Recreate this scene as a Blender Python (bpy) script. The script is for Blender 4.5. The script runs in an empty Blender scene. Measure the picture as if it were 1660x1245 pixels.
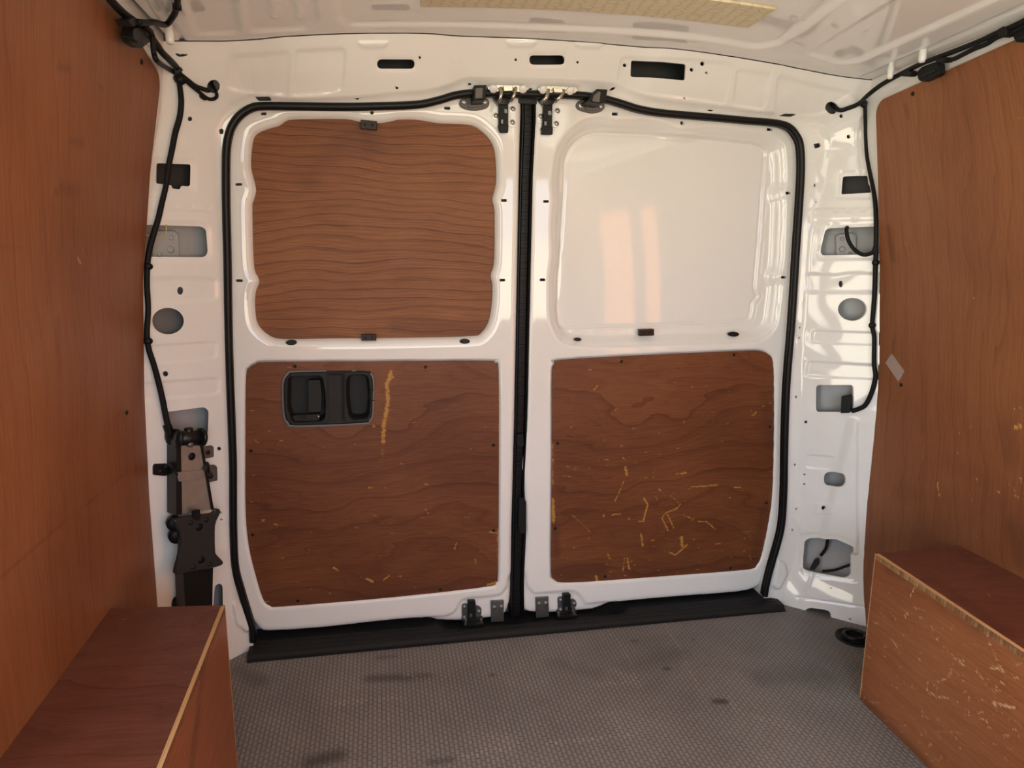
import bpy, math, random
import numpy as np
from mathutils import Matrix, Vector
random.seed(3)
SC = bpy.context.scene
COL = SC.collection

# ------------------------------------------------------------------ camera
FPX, CX, CY = 1157.0, 830.0, 622.5
PITCH, YAW, ROLL = math.radians(11.0), math.radians(10.5), math.radians(0.24)
EYE = np.array([0.0, 0.0, 1.0])
def _rot():
    cp, sp = math.cos(PITCH), math.sin(PITCH); cy, sy = math.cos(YAW), math.sin(YAW); cr, sr = math.cos(ROLL), math.sin(ROLL)
    M = np.array([[cy, -sy, 0], [sy, cy, 0], [0, 0, 1]])
    A = np.array([[1, 0, 0], [0, 0, -1], [0, 1, 0]])
    P = np.array([[1, 0, 0], [0, cp, -sp], [0, sp, cp]])
    Q = np.array([[cr, -sr, 0], [sr, cr, 0], [0, 0, 1]])
    return Q @ P @ A @ M
CM = _rot()
cam = bpy.data.objects.new('camera', bpy.data.cameras.new('camera'))
COL.objects.link(cam)
cam.data.sensor_width = 36.0
cam.data.lens = FPX / 1660.0 * 36.0
cam.data.clip_start = 0.02
_r = np.stack([CM[0], -CM[1], -CM[2]], axis=1)
cam.matrix_world = Matrix([list(_r[0]) + [EYE[0]], list(_r[1]) + [EYE[1]], list(_r[2]) + [EYE[2]], [0, 0, 0, 1]])
SC.camera = cam

# ------------------------------------------------------------------ world and light
W = bpy.data.worlds.new('world'); SC.world = W; W.use_nodes = True
wn, wl = W.node_tree.nodes, W.node_tree.links
wn.clear()
wo = wn.new('ShaderNodeOutputWorld'); bg = wn.new('ShaderNodeBackground'); bg.inputs[1].default_value = 5.0
tc = wn.new('ShaderNodeTexCoord'); sx = wn.new('ShaderNodeSeparateXYZ'); cr_ = wn.new('ShaderNodeValToRGB')
mr = wn.new('ShaderNodeMapRange'); mr.inputs[1].default_value = -1; mr.inputs[2].default_value = 1
wl.new(tc.outputs['Generated'], sx.inputs[0]); wl.new(sx.outputs[2], mr.inputs[0]); wl.new(mr.outputs[0], cr_.inputs[0])
e = cr_.color_ramp.elements
e[0].position = 0.0; e[0].color = (1.50, 1.36, 1.04, 1)      # sunlit paving outside
e[1].position = 0.49; e[1].color = (1.44, 1.34, 1.04, 1)
n_ = e.new(0.51); n_.color = (0.90, 0.97, 1.06, 1)           # hazy horizon
n_ = e.new(1.0); n_.color = (0.62, 0.85, 1.20, 1)            # sky overhead
wl.new(cr_.outputs[0], bg.inputs[0]); wl.new(bg.outputs[0], wo.inputs[0])

# the open sliding door: the portal only guides the sampling of the world's light
pl = bpy.data.lights.new('side_door_portal', 'AREA'); pl.shape = 'RECTANGLE'; pl.size = .82; pl.size_y = 1.27
pl.cycles.is_portal = True
po = bpy.data.objects.new('side_door_portal', pl); COL.objects.link(po)
po.location = (-0.655, 0.33, 0.635); po.rotation_euler = (math.radians(90), 0, math.radians(-90))

# low sun coming in through the sliding door, landing on the far lining beside the camera
sl = bpy.data.lights.new('sun', 'SUN'); sl.energy = 46.0; sl.angle = math.radians(.6); sl.color = (1.0, .90, .76)
so_ = bpy.data.objects.new('sun', sl); COL.objects.link(so_)
so_.rotation_euler = Vector((1.0, -.10, -.055)).to_track_quat('-Z', 'Y').to_euler()

# unseen cab opening over a half bulkhead, invented to let light in
pl2_ = bpy.data.lights.new('cab_portal', 'AREA'); pl2_.shape = 'RECTANGLE'; pl2_.size = 1.5; pl2_.size_y = .86
pl2_.cycles.is_portal = True
po2 = bpy.data.objects.new('cab_portal', pl2_); COL.objects.link(po2)
po2.location = (.38, -.97, .97); po2.rotation_euler = (math.radians(90), 0, 0)

vs = SC.view_settings
vs.view_transform = 'Standard'; vs.look = 'None'; vs.gamma = 1.0; vs.use_curve_mapping = False
vs.exposure = 0.06

# ------------------------------------------------------------------ pixel -> place
def ray(px, py):
    return CM.T @ np.array([(px - CX) / FPX, (py - CY) / FPX, 1.0])
def onY(px, py, Y):
    d = ray(px, py); return EYE + d * (Y / d[1])
def onX(px, py, X):
    d = ray(px, py); return EYE + d * (X / d[0])
def onZ(px, py, Z):
    d = ray(px, py); return EYE + d * ((Z - EYE[2]) / d[2])
class Plane:
    def __init__(s, o, n):
        s.o = np.array(o, float); s.n = np.array(n, float) / np.linalg.norm(n)
    def at(s, px, py, h=0.0):
        d = ray(px, py); t = ((s.o + s.n * h - EYE) @ s.n) / (d @ s.n); return EYE + d * t

# ------------------------------------------------------------------ 2-D helpers
def smooth_loop(pts, n=4, closed=True):
    pts = [np.array(p, float) for p in pts]; out = []; m = len(pts)
    for i in range(m if closed else m - 1):
        if closed: p0, p1, p2, p3 = pts[i - 1], pts[i], pts[(i + 1) % m], pts[(i + 2) % m]
        else: p0, p1, p2, p3 = pts[max(i - 1, 0)], pts[i], pts[i + 1], pts[min(i + 2, m - 1)]
        for k in range(n):
            t = k / n
            out.append(0.5 * ((2 * p1) + (-p0 + p2) * t + (2 * p0 - 5 * p1 + 4 * p2 - p3) * t * t + (-p0 + 3 * p1 - 3 * p2 + p3) * t ** 3))
    if not closed: out.append(pts[-1])
    return np.array(out)
def round_poly(pts, r, n=5):
    pts = [np.array(p, float) for p in pts]; m = len(pts); out = []
    rs = r if isinstance(r, (list, tuple)) else [r] * m
    for i in range(m):
        a, b, c = pts[i - 1], pts[i], pts[(i + 1) % m]
        u, v = a - b, c - b; lu, lv = np.linalg.norm(u), np.linalg.norm(v)
        k = min(rs[i], lu * .48, lv * .48)
        if k < 1e-6: out.append(b); continue
        p, q = b + u / lu * k, b + v / lv * k
        for j in range(n + 1):
            t = j / n; out.append((1 - t) ** 2 * p + 2 * t * (1 - t) * b + t * t * q)
    return np.array(out)
def ell(cx, cy, rx, ry=None, n=20):
    ry = rx if ry is None else ry
    return np.array([(cx + rx * math.cos(2 * math.pi * i / n), cy + ry * math.sin(2 * math.pi * i / n)) for i in range(n)])
def rect(x0, y0, x1, y1, r=0.0):
    p = [(x0, y0), (x1, y0), (x1, y1), (x0, y1)]
    return round_poly(p, r) if r > 0 else np.array(p, float)
def sdf(poly, P):
    poly = np.asarray(poly, float); N = len(P)
    d2 = np.full(N, 1e9); ins = np.zeros(N, bool); m = len(poly); x, y = P[:, 0], P[:, 1]
    for i in range(m):
        a, b = poly[i], poly[(i + 1) % m]; e0, e1 = b - a
        L = e0 * e0 + e1 * e1
        if L < 1e-16: continue
        wx, wy = x - a[0], y - a[1]
        t = np.clip((wx * e0 + wy * e1) / L, 0, 1)
        d2 = np.minimum(d2, (wx - e0 * t) ** 2 + (wy - e1 * t) ** 2)
        c = (a[1] <= y) != (b[1] <= y)
        if abs(e1) > 1e-12: ins ^= c & (x < a[0] + (y - a[1]) * e0 / e1)
    d = np.sqrt(d2); d[ins] *= -1
    return d
def sdfm(poly, P, m=0.04):
    lo = poly.min(0) - m; hi = poly.max(0) + m
    k = (P[:, 0] > lo[0]) & (P[:, 0] < hi[0]) & (P[:, 1] > lo[1]) & (P[:, 1] < hi[1])
    out = np.full(len(P), 1.0)
    if k.any(): out[k] = sdf(poly, P[k])
    return out
def sst(t):
    t = np.clip(t, 0, 1); return t * t * (3 - 2 * t)
def stroke(P, pts, w):
    """1 on the polyline, falling to 0 at distance w"""
    pts = np.asarray(pts, float); lo = pts.min(0) - w; hi = pts.max(0) + w
    k = (P[:, 0] > lo[0]) & (P[:, 0] < hi[0]) & (P[:, 1] > lo[1]) & (P[:, 1] < hi[1])
    out = np.zeros(len(P))
    if not k.any(): return out
    Q = P[k]; d2 = np.full(len(Q), 1e9)
    for i in range(max(len(pts) - 1, 1)):
        a = pts[i]; b = pts[min(i + 1, len(pts) - 1)]; ee = b - a; L = max(ee @ ee, 1e-14)
        t = np.clip(((Q - a) @ ee) / L, 0, 1)[:, None]
        d2 = np.minimum(d2, ((Q - a - t * ee) ** 2).sum(1))
    out[k] = sst(1 - np.sqrt(d2) / w); return out

# ------------------------------------------------------------------ materials
MATS = {}
def new_mat(name):
    m = bpy.data.materials.new(name); m.use_nodes = True; MATS[name] = m
    nt = m.node_tree; b = nt.nodes['Principled BSDF']; return m, nt, b
def NN(nt, t, **kw):
    n = nt.nodes.new(t)
    for k, v in kw.items(): setattr(n, k, v)
    return n
def simple(name, col, rough=.5, metal=0.0, bump=0.0, bscale=200.0, var=0.0, coat=0.0, spec=.5):
    m, nt, b = new_mat(name)
    b.inputs['Roughness'].default_value = rough; b.inputs['Metallic'].default_value = metal
    b.inputs['Specular IOR Level'].default_value = spec
    b.inputs['Coat Weight'].default_value = coat; b.inputs['Coat Roughness'].default_value = .06
    c = NN(nt, 'ShaderNodeTexCoord'); n = NN(nt, 'ShaderNodeTexNoise'); n.inputs['Scale'].default_value = bscale; n.inputs['Detail'].default_value = 3
    nt.links.new(c.outputs['Object'], n.inputs['Vector'])
    r = NN(nt, 'ShaderNodeMix', data_type='RGBA')
    r.inputs[6].default_value = tuple(x * (1 - var) for x in col) + (1,); r.inputs[7].default_value = tuple(min(x * (1 + var), 1) for x in col) + (1,)
    nt.links.new(n.outputs['Fac'], r.inputs[0]); nt.links.new(r.outputs[2], b.inputs['Base Color'])
    if bump:
        bp = NN(nt, 'ShaderNodeBump'); bp.inputs['Strength'].default_value = bump; bp.inputs['Distance'].default_value = .002
        nt.links.new(n.outputs['Fac'], bp.inputs['Height']); nt.links.new(bp.outputs[0], b.inputs['Normal'])
    return m
PAINT = simple('white_gloss_paint', (.81, .81, .795), .05, bump=.004, bscale=60, var=.01, spec=.6)
PAINTI = simple('thin_primer_paint', (.36, .37, .38), .4, bump=.05, bscale=90, var=.06)
BLACKP = simple('black_plastic', (.0075, .0075, .008), .45, bump=.25, bscale=900, var=.2, spec=.22)
GREYP = simple('charcoal_plastic', (.017, .0165, .016), .5, bump=.3, bscale=1500, var=.12, spec=.25)
RUBBER = simple('black_rubber', (.005, .005, .0055), .42, bump=.1, bscale=300, var=.2, spec=.25)
SILL = simple('sill_plastic', (.011, .011, .0115), .5, bump=.5, bscale=700, var=.25, spec=.25)
CABLE = simple('cable_sleeve', (.006, .006, .0065), .55, bump=.5, bscale=400, var=.3, spec=.22)
BLKMET = simple('black_enamel_steel', (.009, .009, .0095), .32, .1, bump=.05, bscale=80, var=.25, spec=.35)
STEEL = simple('bare_steel', (.50, .475, .44), .34, .8, bump=.05, bscale=60, var=.2)
ZINC = simple('zinc_plate', (.52, .48, .40), .24, 1.0, bump=.05, bscale=80, var=.12)
GALV = simple('dull_grey_steel', (.17, .165, .16), .42, .75, bump=.1, bscale=90, var=.3)
BOLT = simple('bolt_steel', (.34, .33, .32), .35, .85, var=.2, bscale=100)
CLIPB = simple('brown_clip_plastic', (.020, .010, .007), .4, var=.2, spec=.25)
SCREW = simple('dark_screw_metal', (.016, .013, .011), .4, .3, var=.3, spec=.3)
WHITEP = simple('white_dot', (.85, .85, .85), .4)
PADM = None

def wood(name, base, dark, lite, axis, fig=1.0, gloss=.32, raw=(.72, .40, .11), dens=1.0, seed=0.0, con=1.0, stain_darkc=(.06, .02, .012)):
    """axis: the object-space axis the grain runs along ('X','Y','Z'); plane normal axis does not matter much"""
    m, nt, b = new_mat(name); L = nt.links.new
    c = NN(nt, 'ShaderNodeTexCoord'); sp = NN(nt, 'ShaderNodeSeparateXYZ'); L(c.outputs['Object'], sp.inputs[0])
    ax = {'X': 0, 'Y': 1, 'Z': 2}[axis]; oth = [i for i in range(3) if i != ax]
    ad = NN(nt, 'ShaderNodeMath', operation='ADD'); L(sp.outputs[oth[0]], ad.inputs[0]); L(sp.outputs[oth[1]], ad.inputs[1])
    cb = NN(nt, 'ShaderNodeCombineXYZ'); L(sp.outputs[ax], cb.inputs[0]); L(ad.outputs[0], cb.inputs[1]); cb.inputs[2].default_value = seed
    def noise(sc, detail, scale, rough=.5):
        mp = NN(nt, 'ShaderNodeMapping'); mp.inputs['Scale'].default_value = sc + (1,); L(cb.outputs[0], mp.inputs[0])
        n = NN(nt, 'ShaderNodeTexNoise'); n.inputs['Scale'].default_value = scale; n.inputs['Detail'].default_value = detail; n.inputs['Roughness'].default_value = rough
        L(mp.outputs[0], n.inputs['Vector']); return n.outputs['Fac']
    def math2(op, a, bb):
        n = NN(nt, 'ShaderNodeMath', operation=op)
        for i, v in enumerate((a, bb)):
            if isinstance(v, (int, float)): n.inputs[i].default_value = v
            else: L(v, n.inputs[i])
        return n.outputs[0]
    low = noise((.9, 1.6), 2.0, 2.2)
    mid = noise((2.5, 9.0), 2.0, 2.0)
    t = math2('ADD', math2('MULTIPLY', low, 7.0 * fig), math2('MULTIPLY', ad.outputs[0], 13.0 * dens))
    t = math2('ADD', t, math2('MULTIPLY', mid, 1.1))
    fr = math2('FRACT', t, 0)
    line = math2('POWER', fr, 7.0)                               # sharp late-wood edge of each growth band
    fr2 = math2('POWER', math2('FRACT', math2('MULTIPLY', t, 3.3), 0), 4.0)
    fib = noise((1.0, 38.0), 4.0, 14.0, .65)
    pore = noise((1.0, 22.0), 2.0, 60.0, .6)
    blot = noise((1.0, 1.3), 3.0, 3.0)
    v = math2('ADD', math2('MULTIPLY', line, .42 * con), math2('MULTIPLY', fr2, .22 * con))
    v = math2('ADD', v, math2('MULTIPLY', math2('SUBTRACT', fib, .5), .9))
    v = math2('ADD', v, math2('MULTIPLY', math2('SUBTRACT', blot, .5), .9))
    v = math2('ADD', v, .32)
    rp = NN(nt, 'ShaderNodeValToRGB'); L(v, rp.inputs[0])
    el = rp.color_ramp.elements; el[0].position = 0.05; el[0].color = lite + (1,); el[1].position = .95; el[1].color = dark + (1,)
    q = el.new(.42); q.color = base + (1,)
    po_ = NN(nt, 'ShaderNodeMapRange'); po_.inputs[1].default_value = .62; po_.inputs[2].default_value = .75; L(pore, po_.inputs[0])
    mx0 = NN(nt, 'ShaderNodeMix', data_type='RGBA'); mx0.inputs[7].default_value = tuple(x * .62 for x in dark) + (1,)
    L(math2('MULTIPLY', po_.outputs[0], .55), mx0.inputs[0]); L(rp.outputs[0], mx0.inputs[6])
    # stains and painted darkening, then scrapes down to the raw veneer
    sa = NN(nt, 'ShaderNodeAttribute', attribute_name='stain_dark'); wa = NN(nt, 'ShaderNodeAttribute', attribute_name='wear')
    mx1 = NN(nt, 'ShaderNodeMix', data_type='RGBA'); mx1.inputs[7].default_value = stain_darkc + (1,)
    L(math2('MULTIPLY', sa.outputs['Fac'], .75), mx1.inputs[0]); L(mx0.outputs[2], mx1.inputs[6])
    br = noise((5.0, 14.0), 4.0, 22.0, .7)
    wv = math2('SUBTRACT', math2('ADD', wa.outputs['Fac'], math2('MULTIPLY', math2('SUBTRACT', br, .5), 2.4)), .5)
    wr = NN(nt, 'ShaderNodeMapRange'); wr.inputs[1].default_value = 0; wr.inputs[2].default_value = .25; L(wv, wr.inputs[0])
    gate = NN(nt, 'ShaderNodeMath', operation='GREATER_THAN'); gate.inputs[1].default_value = .04; L(wa.outputs['Fac'], gate.inputs[0])
    mx2 = NN(nt, 'ShaderNodeMix', data_type='RGBA'); mx2.inputs[7].default_value = raw + (1,)
    L(math2('MULTIPLY', math2('MULTIPLY', wr.outputs[0], gate.outputs[0]), .92), mx2.inputs[0]); L(mx1.outputs[2], mx2.inputs[6])
    L(mx2.outputs[2], b.inputs['Base Color'])
    rr = NN(nt, 'ShaderNodeMapRange'); rr.inputs[3].default_value = gloss - .06; rr.inputs[4].default_value = gloss + .16; L(fib, rr.inputs[0]); L(rr.outputs[0], b.inputs['Roughness'])
    b.inputs['Specular IOR Level'].default_value = .28
    bp = NN(nt, 'ShaderNodeBump'); bp.inputs['Strength'].default_value = .18; bp.inputs['Distance'].default_value = .0015
    L(fib, bp.inputs['Height']); L(bp.outputs[0], b.inputs['Normal'])
    return m
PLY_DOOR = wood('door_plywood', (0.1437, 0.0461, 0.0162), (0.0651, 0.0179, 0.0061), (0.2060, 0.0756, 0.0279), 'X', .75, .40, raw=(.45, .22, .045), dens=.9, seed=1.3, con=.62)
PLY_WIN = wood('window_plywood', (0.2156, 0.0792, 0.0271), (0.0843, 0.0248, 0.0078), (0.3018, 0.1253, 0.0481), 'X', .8, .44, dens=3.6, seed=7.7, con=1.05)
PLY_WALL = wood('wall_plywood', (0.2442, 0.0903, 0.0367), (0.1437, 0.0488, 0.0184), (0.3114, 0.1272, 0.0542), 'Z', .45, .40, raw=(.60, .34, .09), dens=1.6, seed=4.1, con=.5)
PLY_BOX = wood('box_side_plywood', (0.2730, 0.0921, 0.0350), (0.1628, 0.0516, 0.0192), (0.3592, 0.1382, 0.0577), 'Y', .5, .38, raw=(.62, .38, .20), dens=1.2, seed=9.4, con=.35)
PLY_TOP = wood('box_top_plywood', (0.1388, 0.0461, 0.0297), (0.0690, 0.0211, 0.0148), (0.1916, 0.0709, 0.0463), 'X', .9, .34, dens=1.2, seed=2.2, con=.6)
PLY_RAW = wood('raw_ply_edge', (.58, .34, .16), (.40, .21, .09), (.68, .43, .22), 'Y', .3, .6, dens=6, seed=5.0)

def floor_material():
    m, nt, b = new_mat('ribbed_rubber_floor'); L = nt.links.new
    c = NN(nt, 'ShaderNodeTexCoord')
    n = NN(nt, 'ShaderNodeTexNoise'); n.inputs['Scale'].default_value = 3.2; n.inputs['Detail'].default_value = 6; n.inputs['Roughness'].default_value = .62; L(c.outputs['Object'], n.inputs['Vector'])
    rp = NN(nt, 'ShaderNodeValToRGB'); L(n.outputs['Fac'], rp.inputs[0])
    e = rp.color_ramp.elements; e[0].position = .3; e[0].color = (.200, .186, .178, 1); e[1].position = .72; e[1].color = (.310, .286, .272, 1)
    def brick(sc, rot):
        mp = NN(nt, 'ShaderNodeMapping'); mp.inputs['Rotation'].default_value = (0, 0, rot); L(c.outputs['Object'], mp.inputs[0])
        k = NN(nt, 'ShaderNodeTexBrick'); k.inputs['Scale'].default_value = sc; k.inputs['Mortar Size'].default_value = .06; k.inputs['Mortar Smooth'].default_value = .6
        k.inputs['Brick Width'].default_value = .42; k.inputs['Row Height'].default_value = .25
        k.inputs['Color1'].default_value = (1, 1, 1, 1); k.inputs['Color2'].default_value = (.86, .86, .86, 1); k.inputs['Mortar'].default_value = (0, 0, 0, 1)
        L(mp.outputs[0], k.inputs['Vector']); return k
    bk = brick(26.0, math.radians(90))
    mx = NN(nt, 'ShaderNodeMix', data_type='RGBA', blend_type='MULTIPLY'); mx.inputs[0].default_value = .42
    L(rp.outputs[0], mx.inputs[6]); L(bk.outputs['Color'], mx.inputs[7])
    sa = NN(nt, 'ShaderNodeAttribute', attribute_name='stain_dark'); wa = NN(nt, 'ShaderNodeAttribute', attribute_name='wear')
    m1 = NN(nt, 'ShaderNodeMix', data_type='RGBA'); m1.inputs[7].default_value = (.045, .040, .040, 1)
    q = NN(nt, 'ShaderNodeMath', operation='MULTIPLY'); q.inputs[1].default_value = .8; L(sa.outputs['Fac'], q.inputs[0]); L(q.outputs[0], m1.inputs[0]); L(mx.outputs[2], m1.inputs[6])
    n2 = NN(nt, 'ShaderNodeTexNoise'); n2.inputs['Scale'].default_value = 70; n2.inputs['Detail'].default_value = 3; L(c.outputs['Object'], n2.inputs['Vector'])
    g = NN(nt, 'ShaderNodeMapRange'); g.inputs[1].default_value = .36; g.inputs[2].default_value = .56; L(n2.outputs['Fac'], g.inputs[0])
    q2 = NN(nt, 'ShaderNodeMath', operation='MULTIPLY'); L(wa.outputs['Fac'], q2.inputs[0]); L(g.outputs[0], q2.inputs[1])
    q3 = NN(nt, 'ShaderNodeMath', operation='MULTIPLY'); L(q2.outputs[0], q3.inputs[0]); L(bk.outputs['Fac'], q3.inputs[1])
    q4 = NN(nt, 'ShaderNodeMath', operation='SUBTRACT'); L(q2.outputs[0], q4.inputs[0]); L(q3.outputs[0], q4.inputs[1])
    m2 = NN(nt, 'ShaderNodeMix', data_type='RGBA'); m2.inputs[7].default_value = (.42, .36, .30, 1); L(q4.outputs[0], m2.inputs[0]); L(m1.outputs[2], m2.inputs[6])
    L(m2.outputs[2], b.inputs['Base Color']); b.inputs['Roughness'].default_value = .5
    bp = NN(nt, 'ShaderNodeBump'); bp.inputs['Strength'].default_value = .6; bp.inputs['Distance'].default_value = .0012
    L(bk.outputs['Color'], bp.inputs['Height']); L(bp.outputs[0], b.inputs['Normal'])
    return m
FLOORM = floor_material()
def pad_material():
    m, nt, b = new_mat('honeycomb_pad'); L = nt.links.new
    c = NN(nt, 'ShaderNodeTexCoord'); mp = NN(nt, 'ShaderNodeMapping'); mp.inputs['Scale'].default_value = (45, 150, 1); L(c.outputs['Object'], mp.inputs[0])
    v = NN(nt, 'ShaderNodeTexVoronoi', feature='DISTANCE_TO_EDGE'); v.inputs['Scale'].default_value = 1; v.inputs['Randomness'].default_value = .45; L(mp.outputs[0], v.inputs['Vector'])
    r = NN(nt, 'ShaderNodeValToRGB'); L(v.outputs['Distance'], r.inputs[0]); e = r.color_ramp.elements
    e[0].position = .0; e[0].color = (.56, .49, .31, 1); e[1].position = .22; e[1].color = (.72, .65, .46, 1)
    L(r.outputs[0], b.inputs['Base Color']); b.inputs['Roughness'].default_value = .6
    bp = NN(nt, 'ShaderNodeBump'); bp.inputs['Strength'].default_value = .35; bp.inputs['Distance'].default_value = .001; L(v.outputs['Distance'], bp.inputs['Height']); L(bp.outputs[0], b.inputs['Normal'])
    return m
PADM = pad_material()
def tape_material():
    m, nt, b = new_mat('clear_tape'); b.inputs['Base Color'].default_value = (.62, .50, .44, 1); b.inputs['Roughness'].default_value = .25
    b.inputs['Alpha'].default_value = .42
    return m
TAPE = tape_material()

# ------------------------------------------------------------------ object helpers
def finish(name, me, mat, parent, smooth):
    if isinstance(mat, (list, tuple)):
        for x in mat: me.materials.append(x)
    else: me.materials.append(mat)
    me.polygons.foreach_set('use_smooth', [smooth] * len(me.polygons))
    me.update()
    o = bpy.data.objects.new(name, me); COL.objects.link(o)
    if parent is not None: o.parent = parent
    return o
def base_of(parent):
    v = np.zeros(3); p = parent
    while p is not None: v += np.array(p.location); p = p.parent
    return v
def mesh_obj(name, V, F, mat, parent=None, smooth=True, fmat=None, origin=None):
    """V are world coordinates; the object sits at its parent's origin (or at ORIGIN)"""
    V = np.asarray(V, float) - base_of(parent)
    if origin is not None: V = V - (np.asarray(origin) - base_of(parent))
    me = bpy.data.meshes.new(name); me.from_pydata([tuple(v) for v in V], [], [tuple(int(i) for i in f) for f in F])
    if fmat is not None: me.polygons.foreach_set('material_index', fmat)
    o = finish(name, me, mat, parent, smooth)
    if origin is not None: o.location = np.asarray(origin) - base_of(parent)
    return o
def thing(name, loc, label=None, cat=None, group=None, kind=None):
    o = bpy.data.objects.new(name, None); COL.objects.link(o); o.location = loc; o.empty_display_size = .05
    return tag(o, label, cat, group, kind)
def tag(o, label=None, cat=None, group=None, kind=None):
    if label: o['label'] = label
    if cat: o['category'] = cat
    if group: o['group'] = group
    if kind: o['kind'] = kind
    return o

def grid_mesh(name, a0, a1, b0, b1, step, mapf, hfun, mat, parent=None, outline=None, holes=(), lip_out=0.0, lip_hole=0.004, flip=False, attrs=None, origin=None):
    na, nb = int(round((a1 - a0) / step)) + 1, int(round((b1 - b0) / step)) + 1
    A, B = np.meshgrid(np.linspace(a0, a1, na), np.linspace(b0, b1, nb), indexing='ij')
    P = np.stack([A.ravel(), B.ravel()], 1)
    so = outline(P) if outline is not None else np.full(len(P), -1.0)
    sh = np.full(len(P), -1.0)
    for hp in holes: sh = np.maximum(sh, -sdfm(hp, P, .02))
    s = np.maximum(so, sh)
    g0, g1 = np.gradient(s.reshape(na, nb), (a1 - a0) / (na - 1), (b1 - b0) / (nb - 1))
    gg = np.stack([g0.ravel(), g1.ravel()], 1); gl = np.linalg.norm(gg, axis=1); gl[gl < .3] = 1
    near = np.abs(s) < .75 * step
    P[near] -= (gg[near] / gl[near, None] ** 2) * s[near, None]
    idx = np.arange(na * nb).reshape(na, nb)
    Q = np.stack([idx[:-1, :-1], idx[1:, :-1], idx[1:, 1:], idx[:-1, 1:]], -1).reshape(-1, 4)
    ok = (s[Q] < .75 * step).all(1) & (np.where(near, 0, s)[Q].mean(1) < -1e-9)
    Q = Q[ok]
    h = hfun(P)
    V = mapf(P, h)
    if flip: Q = Q[:, ::-1]
    E = np.concatenate([Q[:, [0, 1]], Q[:, [1, 2]], Q[:, [2, 3]], Q[:, [3, 0]]])
    key = np.sort(E, 1); kk = key[:, 0].astype(np.int64) * (na * nb) + key[:, 1]
    u, first, cnt = np.unique(kk, return_index=True, return_counts=True)
    BE = E[first[cnt == 1]]
    ishole = sh > so
    lip = np.where(ishole, lip_hole, lip_out)
    keep = (lip[BE] > 0).all(1); BE = BE[keep]
    faces = [Q]
    Vs = [V]
    src = [np.arange(len(V))]
    if len(BE):
        bv = np.unique(BE); mp = np.full(len(V), -1); mp[bv] = np.arange(len(bv))
        n0 = len(V); n1 = n0 + len(bv)
        Vs += [V[bv], mapf(P[bv], h[bv] - lip[bv])]; src += [bv, bv]
        i, j = mp[BE[:, 0]], mp[BE[:, 1]]
        faces.append(np.stack([n0 + j, n0 + i, n1 + i, n1 + j], 1))
    V = np.concatenate(Vs); src = np.concatenate(src); F = np.concatenate(faces)
    used = np.unique(F); rm = np.full(len(V), -1); rm[used] = np.arange(len(used)); F = rm[F]; V = V[used]; src = src[used]
    o = mesh_obj(name, V, F, mat, parent, True, origin=origin)
    if attrs:
        for k, fn in attrs.items():
            at = o.data.attributes.new(k, 'FLOAT', 'POINT'); at.data.foreach_set('value', np.clip(fn(P), 0, 1)[src].astype(np.float32))
    return o

def prism(name, top, n, depth, mat, parent=None, bevel=0.0, smooth=False, origin=None):
    """solid with the outline TOP (3-D points) and thickness DEPTH against the normal N, small chamfer"""
    T = np.asarray(top, float); n = np.asarray(n, float); n = n / np.linalg.norm(n); m = len(T)
    c = T.mean(0)
    rings = []
    if bevel > 0:
        d = T - c; L = np.linalg.norm(d, axis=1)[:, None]; L[L < 1e-9] = 1
        rings = [T - d / L * bevel, T - n * bevel, T - n * depth]
    else: rings = [T, T - n * depth]
    V = np.concatenate(rings); F = []
    area = sum(np.cross(T[i] - c, T[(i + 1) % m] - c) for i in range(m))
    fw = (area @ n) > 0
    F.append(list(range(m)) if fw else list(range(m))[::-1])
    for k in range(len(rings) - 1):
        for i in range(m):
            j = (i + 1) % m; f = [k * m + i, (k + 1) * m + i, (k + 1) * m + j, k * m + j]
            F.append(f if fw else f[::-1])
    b = (len(rings) - 1) * m; lb = list(range(b, b + m)); F.append(lb[::-1] if fw else lb)
    return mesh_obj(name, V, F, mat, parent, smooth, origin=origin)
def pprism(name, pts, plane, h1, depth, mat, parent=None, bevel=0.0, r=0.0):
    if r > 0: pts = round_poly(pts, r, 4)
    return prism(name, [plane.at(x, y, h1) for x, y in pts], plane.n, depth, mat, parent, bevel)
def frame_of(n):
    n = np.asarray(n, float); n = n / np.linalg.norm(n)
    a = np.array([0, 0, 1.0]) if abs(n[2]) < .9 else np.array([1.0, 0, 0])
    u = np.cross(a, n); u /= np.linalg.norm(u); return u, np.cross(n, u), n
def lathe(name, c, n, prof, mat, parent=None, seg=16, smooth=True, squash=1.0):
    u, v, n = frame_of(n); V = []; F = []; c = np.asarray(c, float)
    for r, h in prof:
        for k in range(seg):
            t = 2 * math.pi * k / seg; V.append(c + (u * math.cos(t) + v * math.sin(t) * squash) * r + n * h)
    for i in range(len(prof) - 1):
        for k in range(seg):
            j = (k + 1) % seg; F.append([i * seg + k, i * seg + j, (i + 1) * seg + j, (i + 1) * seg + k])
    m = len(prof) - 1
    F.append([m * seg + k for k in range(seg)]); F.append([k for k in range(seg)][::-1])
    return mesh_obj(name, V, F, mat, parent, smooth)
def bolt(name, c, n, r, mat, parent, seg=12):
    return lathe(name, c, n, [(r, -.002), (r, .0012), (r * .62, .0016), (r * .58, r * .55), (r * .3, r * .72), (r * .02, r * .74)], mat, parent, seg, False)
def screw(c, n, parent, r=.0042):
    return lathe('screw', c, n, [(r, -.002), (r, .0008), (r * .7, .0018), (r * .35, .0016), (r * .3, .0004), (r * .02, .0003)], SCREW, parent, 10, False)
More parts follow.
